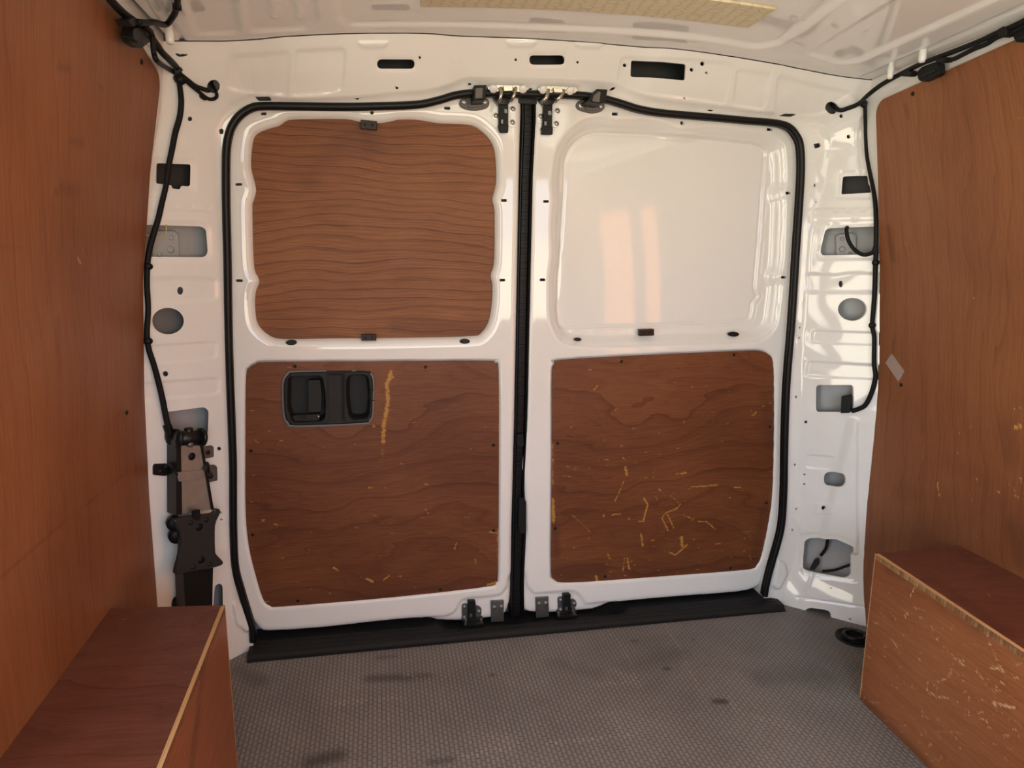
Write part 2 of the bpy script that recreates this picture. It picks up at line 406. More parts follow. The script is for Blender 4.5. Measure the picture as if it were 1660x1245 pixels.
def tube(name, pts, r, mat, parent=None, seg=9, n=6, closed=False):
    P = smooth_loop(pts, n, closed); m = len(P); rr = r if hasattr(r, '__len__') else None
    V = []; F = []; up = None
    for i in range(m):
        a = P[(i - 1) % m] if (closed or i > 0) else P[i]; b = P[(i + 1) % m] if (closed or i < m - 1) else P[i]
        t = b - a; t /= max(np.linalg.norm(t), 1e-9)
        if up is None: u, v, _ = frame_of(t)
        else:
            u = up - t * (up @ t); u /= np.linalg.norm(u); v = np.cross(t, u)
        up = u
        rad = r if rr is None else float(np.interp(i / (m - 1), np.linspace(0, 1, len(rr)), rr))
        for k in range(seg):
            q = 2 * math.pi * k / seg; V.append(P[i] + (u * math.cos(q) + v * math.sin(q)) * rad)
    for i in range(m if closed else m - 1):
        for k in range(seg):
            j = (k + 1) % seg; i2 = (i + 1) % m; F.append([i * seg + k, i * seg + j, i2 * seg + j, i2 * seg + k])
    if not closed:
        F.append(list(range(seg))[::-1]); F.append([(m - 1) * seg + k for k in range(seg)])
    return mesh_obj(name, V, F, mat, parent)
def box(name, lo, hi, mat, parent=None):
    x0, y0, z0 = lo; x1, y1, z1 = hi
    V = [(x0, y0, z0), (x1, y0, z0), (x1, y1, z0), (x0, y1, z0), (x0, y0, z1), (x1, y0, z1), (x1, y1, z1), (x0, y1, z1)]
    F = [(3, 2, 1, 0), (4, 5, 6, 7), (0, 1, 5, 4), (1, 2, 6, 5), (2, 3, 7, 6), (3, 0, 4, 7)]
    return mesh_obj(name, V, F, mat, parent, False)

# ------------------------------------------------------------------ the rear frame surface
YD, Y0 = 1.75, 1.72
SEAL_PX = [(410, 1040), (409, 1022), (404, 1003), (391, 960), (381, 920), (378, 860), (377.5, 800), (377, 740), (372, 600), (370, 520), (368.5, 420), (366.5, 340), (366, 280), (367, 241),
           (371, 217), (378, 200), (390, 185.5), (407, 175), (425, 171.8), (473, 172), (560, 173), (612, 172), (675, 169.5), (709, 163), (738, 154.5), (764, 151), (793, 151), (860, 152.5), (940, 154.5),
           (979, 160), (1008, 168), (1035, 176.5), (1069, 182.5), (1117, 187), (1165, 191), (1213, 195.5), (1258, 199.5), (1279, 206), (1291, 219), (1298, 237), (1299.5, 276), (1296.5, 334), (1292, 400), (1289, 450),
           (1284.5, 520), (1278, 600), (1275, 650), (1273, 720), (1271.5, 800), (1268, 850), (1261, 882), (1250, 920), (1243, 948), (1240, 966)]
SEAL_S = smooth_loop(SEAL_PX, 3, False)
SEAL2D = np.array([onY(x, y, Y0)[[0, 2]] for x, y in SEAL_S])
OPEN = np.concatenate([SEAL2D, [[SEAL2D[-1][0], -.3], [SEAL2D[0][0], -.3]]])
FL_PX = [(388, 1010), (378, 950), (370, 900), (367, 850), (366, 796), (364, 700), (362, 600), (360, 511), (356, 434), (352, 357), (347, 299), (345.5, 241), (344.5, 217), (350, 193), (365, 173.5), (384, 161), (413, 152), (470, 160), (571, 156.6), (636, 150.6),
         (684.6, 147), (721, 140), (740, 132.5), (754.5, 127), (793, 127), (940, 131.5), (1001, 137), (1016, 140), (1035, 150), (1054, 157), (1093, 163.5), (1170, 172), (1237, 181), (1300, 184), (1330.6, 199), (1342, 218.5), (1345, 243.6), (1340, 280), (1328.6, 332),
         (1319, 363), (1314, 411), (1312, 438), (1306, 515), (1301.6, 573), (1298, 658), (1298, 773), (1297, 840), (1290, 900), (1270, 960), (1262, 985)]
FL_S = smooth_loop(FL_PX, 3, False)
FL2D = np.array([onY(x, y, Y0 - .012)[[0, 2]] for x, y in FL_S])
FLANGE = np.concatenate([FL2D, [[FL2D[-1][0], -.3], [FL2D[0][0], -.3]]])
KX, KZ = 1.0, .72
def h_base(P):
    d = sdf(OPEN, P); e_ = sdf(FLANGE, P)
    # direction of growth, pillars against header
    cx, cz = .38, .95
    wx = np.clip((np.abs(P[:, 0] - cx) - .60) / .16, 0, 1); wz = np.clip((P[:, 1] - 1.24) / .12, 0, 1)
    k = np.where(wz > 0, np.where(wx > 0, (KX * wx + KZ * wz * 1.0) / np.maximum(wx + wz, 1e-6), KZ), KX)
    t = np.clip(d / np.maximum(d - e_, 1e-4), -1, 1)
    hf = .012 + .010 * wz
    h = np.where(e_ > 0, hf + k * e_, hf * np.where(t > 0, t ** 2.2, t))
    return h
def fpx(pts):
    """pixel -> (x, z) on the frame surface"""
    out = []
    D = np.array([ray(x, y) for x, y in pts]); lo = np.full(len(D), 1.2); hi = np.full(len(D), 1.74)
    for _ in range(28):
        mid = (lo + hi) / 2; P3 = EYE + D * (mid / D[:, 1])[:, None]
        f = P3[:, 1] - (Y0 - h_base(P3[:, [0, 2]]))
        hi = np.where(f > 0, mid, hi); lo = np.where(f > 0, lo, mid)
    return (EYE + D * (hi / D[:, 1])[:, None])[:, [0, 2]]
def fs(pts, off=0.0):
    """pixel -> 3-D point OFF above the frame surface, and its normal"""
    P = fpx(pts); h = h_base(P); q = 2e-3
    hx = (h_base(P + [q, 0]) - h_base(P - [q, 0])) / (2 * q); hz = (h_base(P + [0, q]) - h_base(P - [0, q])) / (2 * q)
    n = np.stack([-hx, -np.ones(len(P)), -hz], 1); n /= np.linalg.norm(n, axis=1)[:, None]
    return np.stack([P[:, 0], Y0 - h, P[:, 1]], 1) + n * off, n
def fs1(x, y, off=0.0):
    p, n = fs([(x, y)], off); return p[0], n[0]

# ceiling height, read off where the roof skin meets the header
CE_PX = [(305, 79), (329, 70), (401, 64), (536, 60), (700, 59.5), (882, 64), (1100, 77), (1256, 93), (1380, 118), (1392, 125)]
_ce, _ = fs(CE_PX)
_A = np.stack([np.ones(len(_ce)), -(_ce[:, 0] - .38) ** 2], 1); _cf = np.linalg.lstsq(_A, _ce[:, 2], rcond=None)[0]
def ceil_z(x, y):
    return _cf[0] - _cf[1] * (x - .38) ** 2 + .035 * np.clip(1.6 - y, 0, 3)
def cpx(pts):
    D = np.array([ray(x, y) for x, y in pts]); lo = np.full(len(D), .3); hi = np.full(len(D), 3.0)
    for _ in range(30):
        mid = (lo + hi) / 2; P3 = EYE + D * (mid / D[:, 1])[:, None]; f = P3[:, 2] - ceil_z(P3[:, 0], P3[:, 1])
        hi = np.where(f > 0, mid, hi); lo = np.where(f > 0, lo, mid)
    return (EYE + D * (hi / D[:, 1])[:, None])[:, :2]

# side wall profiles: x as a function of height, on the room side of the plywood
ZP = np.array([0, .19, .463, .69, .925, 1.145, 1.33, 1.45])
XL = np.array([-.505, -.503, -.498, -.488, -.470, -.437, -.400, -.374])
XR = np.array([1.257, 1.256, 1.245, 1.235, 1.220, 1.190, 1.162, 1.138])
def xl(z): return np.interp(z, ZP, XL)
def xr(z): return np.interp(z, ZP, XR)

# ================================================================== STRUCTURE
YB = -0.95                                         # the bulkhead behind the camera
DOOR_Y0, DOOR_Y1, DOOR_Z1 = -.08, .74, 1.27        # open sliding door in the side wall

# ---- floor
def fl_px(pts): return np.array([onZ(x, y, 0)[:2] for x, y in pts])
FL_STAIN = [([(1160, 1137), (1175, 1137)], .016, .9), ([(797, 1094), (799, 1094)], .010, .8), ([(600, 1100), (690, 1097)], .028, .6), ([(615, 1066), (640, 1064)], .014, .4), ([(505, 1235), (545, 1225)], .035, .7),
            ([(1078, 1084), (1084, 1084)], .012, .8), ([(1026, 1039), (1031, 1039)], .011, .7), ([(1123, 1037), (1125, 1037)], .006, .7), ([(1145, 1078), (1146, 1078)], .005, .7), ([(700, 1235), (730, 1232)], .016, .5), ([(1240, 1100), (1330, 1095)], .07, .35), ([(1020, 1080), (1100, 1060)], .05, .22),
            ([(385, 1085), (420, 1105)], .04, .45), ([(900, 1075), (960, 1090)], .04, .2), ([(480, 1130), (520, 1190)], .06, .15)]
FL_WEAR = [([(545, 1140), (590, 1136)], .016, .75), ([(600, 1134), (650, 1131)], .012, .5), ([(660, 1095), (690, 1102)], .02, .55), ([(1075, 1008), (1105, 1055), (1130, 1112)], .004, .95), ([(1130, 1112), (1170, 1180)], .003, .6), ([(1180, 1130), (1195, 1152), (1260, 1172)], .007, .8),
           ([(985, 1025), (1012, 1050), (1030, 1095)], .005, .5), ([(970, 1112), (1030, 1100)], .016, .5), ([(1000, 1085), (1035, 1110)], .02, .45), ([(750, 1228), (835, 1208)], .014, .6), ([(890, 1205), (1020, 1192)], .01, .75), ([(860, 1175), (1000, 1155)], .008, .4),
           ([(920, 1048), (932, 1085)], .004, .6), ([(1215, 1140), (1300, 1185)], .004, .8), ([(1230, 1165), (1320, 1195)], .005, .6), ([(820, 1180), (825, 1225)], .01, .35), ([(1000, 1165), (1010, 1195)], .012, .4), ([(940, 1010), (1080, 1010)], .006, .35), ([(640, 1030), (760, 1020)], .006, .25)]
def strokes(P, lst, conv):
    out = np.zeros(len(P))
    for pts, w, a in lst: out = np.maximum(out, stroke(P, conv(pts), w) * a)
    return out
FLO = thing('floor', (.4, .4, 0), kind='structure')
grid_mesh('rubber_mat', -.52, 1.27, .55, 1.735, .006, lambda P, h: np.stack([P[:, 0], P[:, 1], h], 1), lambda P: np.zeros(len(P)), FLOORM, FLO, outline=lambda P: P[:, 1] - np.where((P[:, 0] < -.335) | (P[:, 0] > 1.085), 1.735, 1.674), lip_out=0, attrs={'stain_dark': lambda P: 1.35 * strokes(P, FL_STAIN, fl_px), 'wear': lambda P: strokes(P, FL_WEAR, fl_px)})
mesh_obj('mat_run', [(-.66, YB, 0), (1.27, YB, 0), (1.27, .55, 0), (-.66, .55, 0)], [(0, 1, 2, 3)], FLOORM, FLO, False)
box('floor_pan', (-.70, YB - .02, -.06), (1.42, 1.86, -.035), PAINTI, FLO)

# ---- ceiling
CHAN = [([(374, -90), (405, 54), (496, 50), (516, 38), (496, -90)], .007, .012), ([(532, -90), (550, 32), (568, 44), (860, 47), (1130, 63), (1226, 79), (1262, 72), (1395, -20), (1450, -90)], .008, .016),
        ([(1520, -40), (1308, 88), (1364, 104), (1392, 100), (1640, -12), (1640, -40)], .006, .010), ([(262, -90), (318, 58), (390, 56), (360, -90)], .006, .012),
        ([(424, -90), (440, 34), (452, 36), (446, -90)], -.004, .006), ([(466, -90), (480, 36), (492, 36), (484, -90)], -.004, .006), ([(1330, -40), (1286, 36), (1300, 40), (1380, -40)], -.004, .006)]
CHAN = [(cpx(round_poly(p, 9)), d, w) for p, d, w in CHAN]
def ceil_h(P):
    z = ceil_z(P[:, 0], P[:, 1])
    for poly, d, w in CHAN: z = z + d * sst(.5 - sdfm(poly, P, .05) / w)
    for q in CSEAM: z = z + .006 * stroke(P, q, .007)
    return z
CSEAM = [cpx(p) for p in ([(1398, 126), (1430, 112), (1500, 82), (1580, 46), (1690, -4)], [(303, 76), (285, 50), (268, 26), (240, -12)])]
def header_y(x, z):
    P = np.stack([x, z], 1); return Y0 - h_base(P)
def ceil_out(P):
    return np.maximum(P[:, 1] - (header_y(P[:, 0], ceil_z(P[:, 0], P[:, 1])) - .0028), np.maximum(-.385 - P[:, 0], P[:, 0] - 1.155))
CEI = thing('ceiling', (.4, 1.0, 1.44), kind='structure')
grid_mesh('roof_skin', -.41, 1.18, .45, 1.70, .006, lambda P, h: np.stack([P[:, 0], P[:, 1], h], 1), ceil_h, PAINT, CEI, outline=ceil_out, lip_out=-1, flip=True)
_xs = np.linspace(-.40, 1.17, 14); _V = []; _F = []
for yy in (YB, .45):
    for x in _xs: _V.append((x, yy, float(ceil_z(x, yy)) - (.0 if yy < 0 else 0)))
for i in range(13): _F.append((i, 14 + i, 15 + i, 1 + i))
mesh_obj('roof_skin_run', _V, _F, PAINT, CEI)

# ---- rear frame (pillars and header)
HOLES = []
def fh(p): HOLES.append(fpx(p)); return HOLES[-1]
fh(round_poly([(252, 264), (308, 266), (307, 302), (292, 301), (291, 307), (277, 305), (277, 300), (251, 297)], 4))
fh(round_poly([(222, 364), (325, 367), (333, 372), (336, 410), (330, 417), (222, 416)], 7))
fh(ell(272, 520.5, 26, 21.5, 28)); fh(ell(291, 471.5, 5, 6.5)); fh(ell(268, 606, 4.5)); fh(ell(355, 727.5, 3.2))
fh(round_poly([(269, 668), (331, 660), (338, 666), (337, 702), (330, 709), (320, 712), (300, 716), (274, 718), (266, 714)], 4))
fh(ell(346, 140, 10.5, 11)); fh(ell(307.7, 192.6, 3.8)); fh(round_poly([(355, 210), (361, 208), (363, 213), (361, 218), (356, 217)], 1.5))
fh(round_poly([(413, 157), (436, 156), (441, 163), (420, 164)], 2))
fh(round_poly([(282, 85), (292, 88), (305, 87), (302, 91), (289, 92)], 2))
fh(round_poly([(348, 950), (356, 945), (361, 950), (361, 990), (345, 990)], 4))
fh(round_poly([(277, 978), (280, 970), (300, 962), (300, 990), (277, 990)], 3))
fh(rect(611.5, 95.5, 672, 111, 8)); fh(rect(858.5, 89, 915.5, 104.5, 8))
fh(round_poly([(1024, 97), (1113, 103), (1111, 130), (1023, 124)], 4))
for x, y, r in [(680.5, 93, 2.2), (643.5, 142.5, 2.2), (836, 96.5, 2.2), (936.5, 100.8, 2.2), (1013.5, 105, 3.2), (1122.3, 112.3, 3.3), (1139.7, 102.6, 3.6), (1146.3, 117, 2), (1110, 159, 2)]: fh(ell(x, y, r, n=12))
fh(round_poly([(572, 160), (578, 158.5), (586, 159.5), (580, 162)], 1)); fh(round_poly([(1143, 178.5), (1152, 177.5), (1160, 179), (1151, 180.5)], 1)); fh(round_poly([(1261, 188), (1274, 184), (1293, 184.5), (1281, 189.5)], 1.5))
fh(round_poly([(757.5, 138), (760, 134.5), (765, 134.5), (763, 138)], .6)); fh(round_poly([(855, 146), (858, 143), (864, 143), (861, 146)], .6)); fh(round_poly([(987, 146.5), (993, 141.5), (999, 141.5), (993, 146.5)], .6))
fh(ell(1349, 174.5, 10, 10.5)); fh(ell(1364.3, 188, 3.3)); fh(ell(1375.8, 221.4, 3.3)); fh(round_poly([(1318.5, 233.5), (1329, 231.5), (1331.5, 236), (1328, 239), (1321, 241)], 1.5)); fh(ell(1320.6, 300.5, 1.6, 3)); fh(ell(1322.5, 327, 1, 1.4, 8))
fh(round_poly([(1368, 286), (1413, 284), (1416, 312), (1365, 315)], 3)); fh(round_poly([(1345, 370), (1422, 367), (1432, 370), (1432, 408), (1424, 412), (1334, 414), (1331, 408), (1338, 374)], 5))
fh(ell(1365.5, 460.7, 3.8, 5.6)); fh(ell(1382, 501.5, 23.5, 18.5, 28)); fh(rect(1323, 624, 1384, 668, 6)); fh(ell(1307, 684.3, 2.8)); fh(rect(1335.5, 765, 1367.5, 787.5, 11)); fh(ell(1334.4, 823, 3.5))
fh(ell(1304.3, 769, 1.8, n=10)); fh(ell(1304, 784.5, 1.8, n=10)); fh(ell(1290.5, 643.5, 1.8, 2.6, 10)); fh(ell(1288.7, 753.5, 1.8, 2.4, 10)); fh(ell(1296.6, 531.5, 1.5, 2, 10)); fh(ell(1295.7, 547.7, 1.5, 2, 10)); fh(ell(1291, 825, 1.5, 2.2, 10)); fh(ell(1284.5, 859, 1.5, 2.2, 10))
fh(round_poly([(1305, 878), (1312, 873), (1352, 872), (1366, 878), (1382, 885), (1381, 934), (1372, 938), (1313, 927), (1302, 922)], 5))
fh(round_poly([(1303, 999), (1305, 988), (1313, 985), (1340, 989), (1348, 994), (1348, 1020), (1303, 1020)], 5))
fh(ell(1347, 953.5, 2.0, 1.4, 10)); fh(ell(1379, 1004.5, 2.4, 1.6, 10)); fh(ell(358, 831, 1.6, n=10)); fh(ell(358, 842, 1.6, n=10))
EMB = []                                            # pressed shapes: polygon, height, edge width
def emb(p, d, w=.006, r=4): EMB.append((fpx(round_poly(p, r)), d, w))
emb([(225, 562), (345, 554), (350, 557), (350, 578), (345, 580), (225, 592)], -.004, .007); emb([(225, 622), (350, 613), (355, 617), (354, 636), (349, 639), (225, 650)], -.004, .007)
emb([(1318, 536), (1440, 540), (1440, 560), (1316, 556)], -.003, .006); emb([(1311, 586), (1440, 593), (1440, 616), (1307, 610)], -.004, .006)
emb([(1308, 737), (1352, 741), (1345, 761), (1307, 758)], -.003, .005); emb([(1322, 816), (1343, 814), (1346, 832), (1322, 834)], .0025, .005)
emb([(1378, 680), (1388, 680), (1390, 900), (1330, 880), (1352, 780)], .010, .012, 8)
emb([(1309, 443), (1355, 446), (1378, 442), (1440, 444), (1440, 474), (1309, 474)], -.005, .012, 8)
emb([(240, 452), (280, 450), (340, 452), (350, 455), (352, 486), (240, 492)], -.005, .014, 8)
emb([(318, 268 - 10), (246, 256), (244, 306), (316, 310)], -.003, .008); emb([(1360, 278), (1425, 276), (1425, 322), (1357, 322)], -.003, .008)
emb([(226, 357), (328, 360), (341, 370), (343, 416), (334, 424), (226, 424)], -.003, .008, 8); emb([(1342, 362), (1440, 360), (1440, 420), (1328, 421), (1324, 412)], -.003, .008, 8)
emb([(1298, 865), (1352, 864), (1392, 880), (1390, 944), (1300, 932)], -.002, .008, 8)
emb([(1395, 190), (1420, 180), (1430, 300), (1400, 300)], -.008, .012, 6)
emb([(480, 82), (474, 150), (478, 155), (540, 150), (556, 142), (560, 82), (552, 78)], -.004, .008, 8); emb([(1008, 92), (1000, 134), (1040, 150), (1160, 166), (1176, 170), (1186, 108), (1178, 102)], -.0035, .008, 8)
emb([(1196, 112), (1188, 170), (1238, 178), (1248, 120)], -.004, .008, 8); emb([(1262, 122), (1256, 184), (1330, 186), (1380, 150)], -.004, .010, 8)
emb([(372, 90), (365, 140), (400, 150), (466, 154), (470, 84)], -.004, .012, 10)
emb([(378, 975), (392, 976), (407, 1015), (402, 1024), (384, 1010)], .012, .012, 6); emb([(1258, 905), (1272, 912), (1276, 930), (1262, 955), (1250, 950)], .010, .012, 6)
for x in (605, 845, 955): emb([(x - 26, 66 + abs(x - 780) * .012), (x + 26, 66 + abs(x - 780) * .012), (x + 18, 76 + abs(x - 780) * .012), (x - 18, 76 + abs(x - 780) * .012)], .004, .006, 4)
EMB.append((fpx([(225, 320), (300, 322), (352, 326), (352, 344), (225, 338)]), .0022, .002)); EMB.append((fpx([(1318, 339), (1440, 336), (1440, 352), (1318, 356)]), .0022, .002))
for x, y in [(285, 334), (311, 335), (338, 337), (1355, 341), (1376, 341), (1400, 340), (1386, 356)]: EMB.append((fpx(ell(x, y, 5, 4, 10)), -.002, .004))
SEAMS = [[(1255, 104), (1248, 128), (1244, 160), (1232, 186)], [(1286, 842), (1298, 868), (1300, 915), (1318, 928), (1312, 945), (1290, 990)], [(1292, 968), (1410, 985)], [(371, 960), (372, 975), (378, 985), (375, 998)]]
SEAMS = [fpx(p) for p in SEAMS]
def frame_h(P):
    h = h_base(P)
    for poly, d, w in EMB: h = h + d * sst(.5 - sdfm(poly, P, .03) / w)
    for hp in HOLES[:2] + HOLES[13:16]: h = h - .002 * sst(1 - sdfm(hp, P, .02) / .007)
    for sm in SEAMS: h = h - .0018 * stroke(P, sm, .0035)
    # press lines and slight buckles of thin sheet
    h = h + .0007 * np.sin(P[:, 0] * 61 + 3 * np.sin(P[:, 1] * 17)) * np.sin(P[:, 1] * 43 + 2 * np.sin(P[:, 0] * 23))
    return h
def frame_map(P, h): return np.stack([P[:, 0], Y0 - h, P[:, 1]], 1)
FRM = thing('wall_rear', (.38, 1.72, 0), kind='structure')
grid_mesh('pillar_frame', -.58, 1.33, 0.0, 1.50, .0026, frame_map, frame_h, PAINT, FRM, outline=lambda P: np.maximum(-sdf(OPEN, P), P[:, 1] - ceil_z(P[:, 0], 1.635) + .0011), holes=HOLES, lip_out=.06, lip_hole=.005)
grid_mesh('inner_skin', -.60, 1.35, -.02, 1.52, .03, lambda P, h: np.stack([P[:, 0], Y0 + .055 - h * .9 + .085 * sst((P[:, 1] - 1.30) / .05) * sst((P[:, 0] + .30) / .06) * sst((1.06 - P[:, 0]) / .06), P[:, 1]], 1), h_base, PAINTI, FRM, outline=lambda P: -sdf(OPEN, P) + .004, lip_out=0, lip_hole=0)
SHADE_DARK = simple('cavity_shade_dark', (.02, .02, .021), .6); SHADE_GREY = simple('cavity_shade_grey', (.13, .135, .14), .5)  # near-black and grey stand in for shade inside the body cavities
box('header_shade_plate', (-.30, 1.752, 1.33), (1.06, 1.76, 1.46), SHADE_DARK, FRM)  # dark plate added so the header slots look deep in shade
for pts, mt, n in (([(236, 252), (322, 254), (322, 316), (236, 312)], SHADE_DARK, (.7, -.7, 0)), ([(234, 490), (312, 490), (312, 552), (234, 552)], SHADE_GREY, (.7, -.7, 0)), ([(1350, 272), (1428, 272), (1428, 330), (1350, 330)], SHADE_DARK, (-.7, -.7, 0))):
    prism('hole_shade_plate', fs(pts, -.028)[0], n, .004, mt, FRM)  # added plates, the shade of the pillar holes put into their colour
# brackets inside the tall pillar windows
for side, pts in (('a', [(262, 380), (268, 374), (296, 374), (303, 380), (304, 420), (260, 420), (260, 392)]), ('b', [(1350, 383), (1355, 378), (1378, 376), (1384, 380), (1384, 416), (1352, 416)])):
    n = np.array([.7, -.7, 0]) if side == 'a' else np.array([-.7, -.7, 0])
    P3, _ = fs(pts, -.030); br = prism('inner_bracket', P3, n, .012, PAINTI, FRM, .002)
    for x, y, r in ((290, 386, .005), (289, 405, .008), (271, 413, .005)) if side == 'a' else ((1362, 387, .005), (1361.5, 404, .008), (1375, 410, .004)):
        c, _ = fs1(x, y, -.030); lathe('rivet', c, n, [(r, -.003), (r, .002), (r * .6, .003), (r * .02, .003)], PAINTI, FRM, 12)

# ---- side walls
def wall(name, prof, side, y_front):
    t = thing(name, (prof(0.7), .4, 0), kind='structure')
    zz = np.linspace(0, 1.46, 60); off = -.011 * side
    xx = prof(zz) - off
    ye = Y0 - h_base(np.stack([xx, zz], 1)) + .004
    cols = 40; V = []; F = []
    for i, z in enumerate(zz):
        for k in range(cols): V.append((xx[i], y_front + (ye[i] - y_front) * k / (cols - 1), z))
    for i in range(59):
        for k in range(cols - 1):
            f = (i * cols + k, i * cols + k + 1, (i + 1) * cols + k + 1, (i + 1) * cols + k); F.append(f if side < 0 else f[::-1])
    mesh_obj('side_skin', V, F, PAINT, t)
    return t
WL = wall('wall_left', xl, -1, DOOR_Y1); WR = wall('wall_right', xr, 1, YB)
box('door_jamb', (-.66, DOOR_Y1 - .012, 0), (-.515, DOOR_Y1, 1.44), PAINT, WL)
# outer body: roof, side with the open sliding door, rear, bulkhead
OUT = thing('wall_outer', (.4, .4, 0), kind='structure')
xo0, xo1, zo = -.66, 1.42, 1.56
box('roof_panel', (xo0, YB, zo), (xo1, 1.86, zo + .01), PAINT, OUT)
box('body_side', (xo1, YB, -.05), (xo1 + .01, 1.86, zo), PAINT, OUT)
box('body_side', (xo0 - .01, DOOR_Y1, -.05), (xo0, 1.86, zo), PAINT, OUT)
box('body_side', (xo0 - .01, YB, -.05), (xo0, DOOR_Y0, zo), PAINT, OUT)
box('sun_split_post', (xo0 - .03, .39, 0), (xo0 + .02, .55, DOOR_Z1), PAINT, OUT)  # unseen post, added to split the sun patch in two
box('door_header', (xo0 - .01, DOOR_Y0, DOOR_Z1), (xo0, DOOR_Y1, zo), PAINT, OUT)
mesh_obj('door_header_lining', [(-.66, DOOR_Y0, DOOR_Z1), (-.66, DOOR_Y1, DOOR_Z1), (-.40, DOOR_Y1, 1.44), (-.40, DOOR_Y0, 1.48)], [(0, 1, 2, 3)], PAINT, OUT, False)
box('rear_panel', (xo0, 1.86, -.05), (xo1, 1.87, zo), PAINT, OUT)
WF = thing('wall_front', (.38, YB, 0), kind='structure')
for a_, b_ in (((xo0, 0), (xo1, .54)), ((xo0, .54), (-.37, zo)), ((1.13, .54), (xo1, zo)), ((-.37, 1.40), (1.13, zo))): box('bulkhead_board', (a_[0], YB - .012, a_[1]), (b_[0], YB, b_[1]), PLY_WALL, WF)

# ---- sill trim
def sill_h(P):
    x, y = P[:, 0], P[:, 1]; z = .003 + .010 * sst((y - 1.668) / .012) + .0 * x
    for k in range(4): z = z + .0025 * np.exp(-((y - (1.684 + k * .0165)) / .0026) ** 2) * sst((x + .345) / .02) * sst((1.09 - x) / .02)
    well = sst((x - .12) / .035) * sst((.66 - x) / .035) * sst((y - 1.700) / .012)
    z = z - .007 * well - .010 * well * sst((y - 1.715) / .02)
    return z
SILLO = thing('trim_1', (.38, 1.70, 0), kind='structure')
def sill_out(P):
    l = fl_px([(401, 1071), (411, 1034)]); r = fl_px([(1273, 990), (1240, 958)])
    xl_ = l[0, 0] + (P[:, 1] - l[0, 1]) * (l[1, 0] - l[0, 0]) / (l[1, 1] - l[0, 1]); xr_ = r[0, 0] + (P[:, 1] - r[0, 1]) * (r[1, 0] - r[0, 0]) / (r[1, 1] - r[0, 1])
    return np.maximum(np.maximum(xl_ - P[:, 0], P[:, 0] - xr_), 1.664 - P[:, 1])
grid_mesh('sill_plate', -.40, 1.16, 1.655, 1.80, .003, lambda P, h: np.stack([P[:, 0], P[:, 1], h], 1), sill_h, SILL, SILLO, outline=sill_out, lip_out=.004)

# ================================================================== DOORS
def dp(pts, h=0.0): return np.array([onY(x, y, YD - h)[[0, 2]] for x, y in pts])
PD = Plane((0, YD, 0), (0, -1, 0))
def door_map(P, h): return np.stack([P[:, 0], YD - h, P[:, 1]], 1)
seal_in = [tuple(p) for p in SEAL_S]
mid = next(i for i, p in enumerate(seal_in) if p[0] > 845)
L_edge = [(843, 152), (845, 175), (844, 210), (842, 290), (840, 400), (838, 500), (836, 600), (834, 700), (832, 780), (830, 860), (829, 930), (828, 968), (824, 988), (815, 1001)]
L_bot = [(786, 1006), (747, 1009.5), (709, 1008.5), (690, 1004), (640, 1006.5), (528, 1019), (440, 1025), (422, 1022), (412, 1010)]
R_edge = [(868, 152), (867, 180), (865, 220), (862, 290), (860, 400), (857.5, 500), (855, 600), (853.5, 680), (848, 760), (850, 800), (853, 860), (848, 930), (847, 975), (851, 992)]
R_bot = [(870, 996), (905, 996), (961, 991), (985, 982), (1010, 977), (1100, 969), (1190, 962), (1222, 956), (1238, 944)]
D1_PX = [p for p in seal_in[:mid] if p[1] < 1005] + L_edge + L_bot
D2_PX = R_edge[::-1] + [p for p in seal_in[mid:] if p[0] > 870 and p[1] < 935] + R_bot[::-1]
WIN1 = [(471, 192), (505, 191), (559, 191), (586, 196.5), (603, 198), (626, 196.4), (647, 192), (674, 192), (694, 195), (714, 198), (741, 199), (768, 202), (788, 216), (800, 232.5), (805, 254.5), (806, 295), (800, 322), (803.5, 342), (803.5, 396), (802, 430), (797, 447), (800, 463.6), (798.5, 497), (793, 524), (781.6, 541), (768, 546), (707, 548), (606, 549.7), (538.7, 550),
        (458, 551), (434, 544.6), (417, 528), (412, 507.5), (412, 477), (418, 459), (416.6, 450), (410.5, 436.6), (408, 396), (407, 335), (409, 325), (413, 308.5), (410, 291.6), (405, 271), (405.4, 248), (409, 224), (417, 214), (434, 207), (451, 202), (461, 195)]
WIN2 = [(893, 485), (893, 449), (897.5, 412), (896, 363), (899, 326.5), (897, 300), (899, 271.6), (903.6, 247), (916, 224), (934, 204), (956, 193), (977, 192), (998, 196), (1041, 195), (1065, 198), (1096, 209), (1114, 212), (1138.6, 209), (1163, 209), (1206, 215), (1242, 220), (1264, 232), (1271, 247), (1273, 296), (1268, 314), (1272, 332.6), (1270, 393.7), (1267, 433), (1262, 448.6), (1266, 464), (1262, 500.5), (1258, 525), (1248.5, 540), (1227, 552), (1175, 556), (1083, 558), (961, 561), (919, 556), (903, 541), (894, 516)]
BLANK = [(916, 259), (928, 235), (946, 221), (964.6, 216), (1001, 216.6), (1083.7, 221), (1175, 229), (1221, 235), (1235, 242.6), (1240, 253), (1236, 302), (1233, 345), (1230, 387.6), (1225.6, 439.5), (1223, 467), (1227.7, 480.7), (1219.5, 491), (1216.5, 509.7), (1202.7, 520), (1114, 525), (998, 529), (919, 531.6), (905, 526), (902, 503.6), (903.6, 454.7), (909.7, 375), (914, 302)]
LOW1 = [(397.5, 612), (403, 596), (414, 589), (435, 586), (601.6, 585), (790, 584), (803, 588), (809.6, 603), (810, 755), (808.5, 925), (805, 945), (794, 951.5), (712.5, 961.6), (601.6, 972.7), (458, 984.5), (437, 983), (425, 971), (411, 924.6), (402, 884), (397, 828.6), (396.6, 718)]
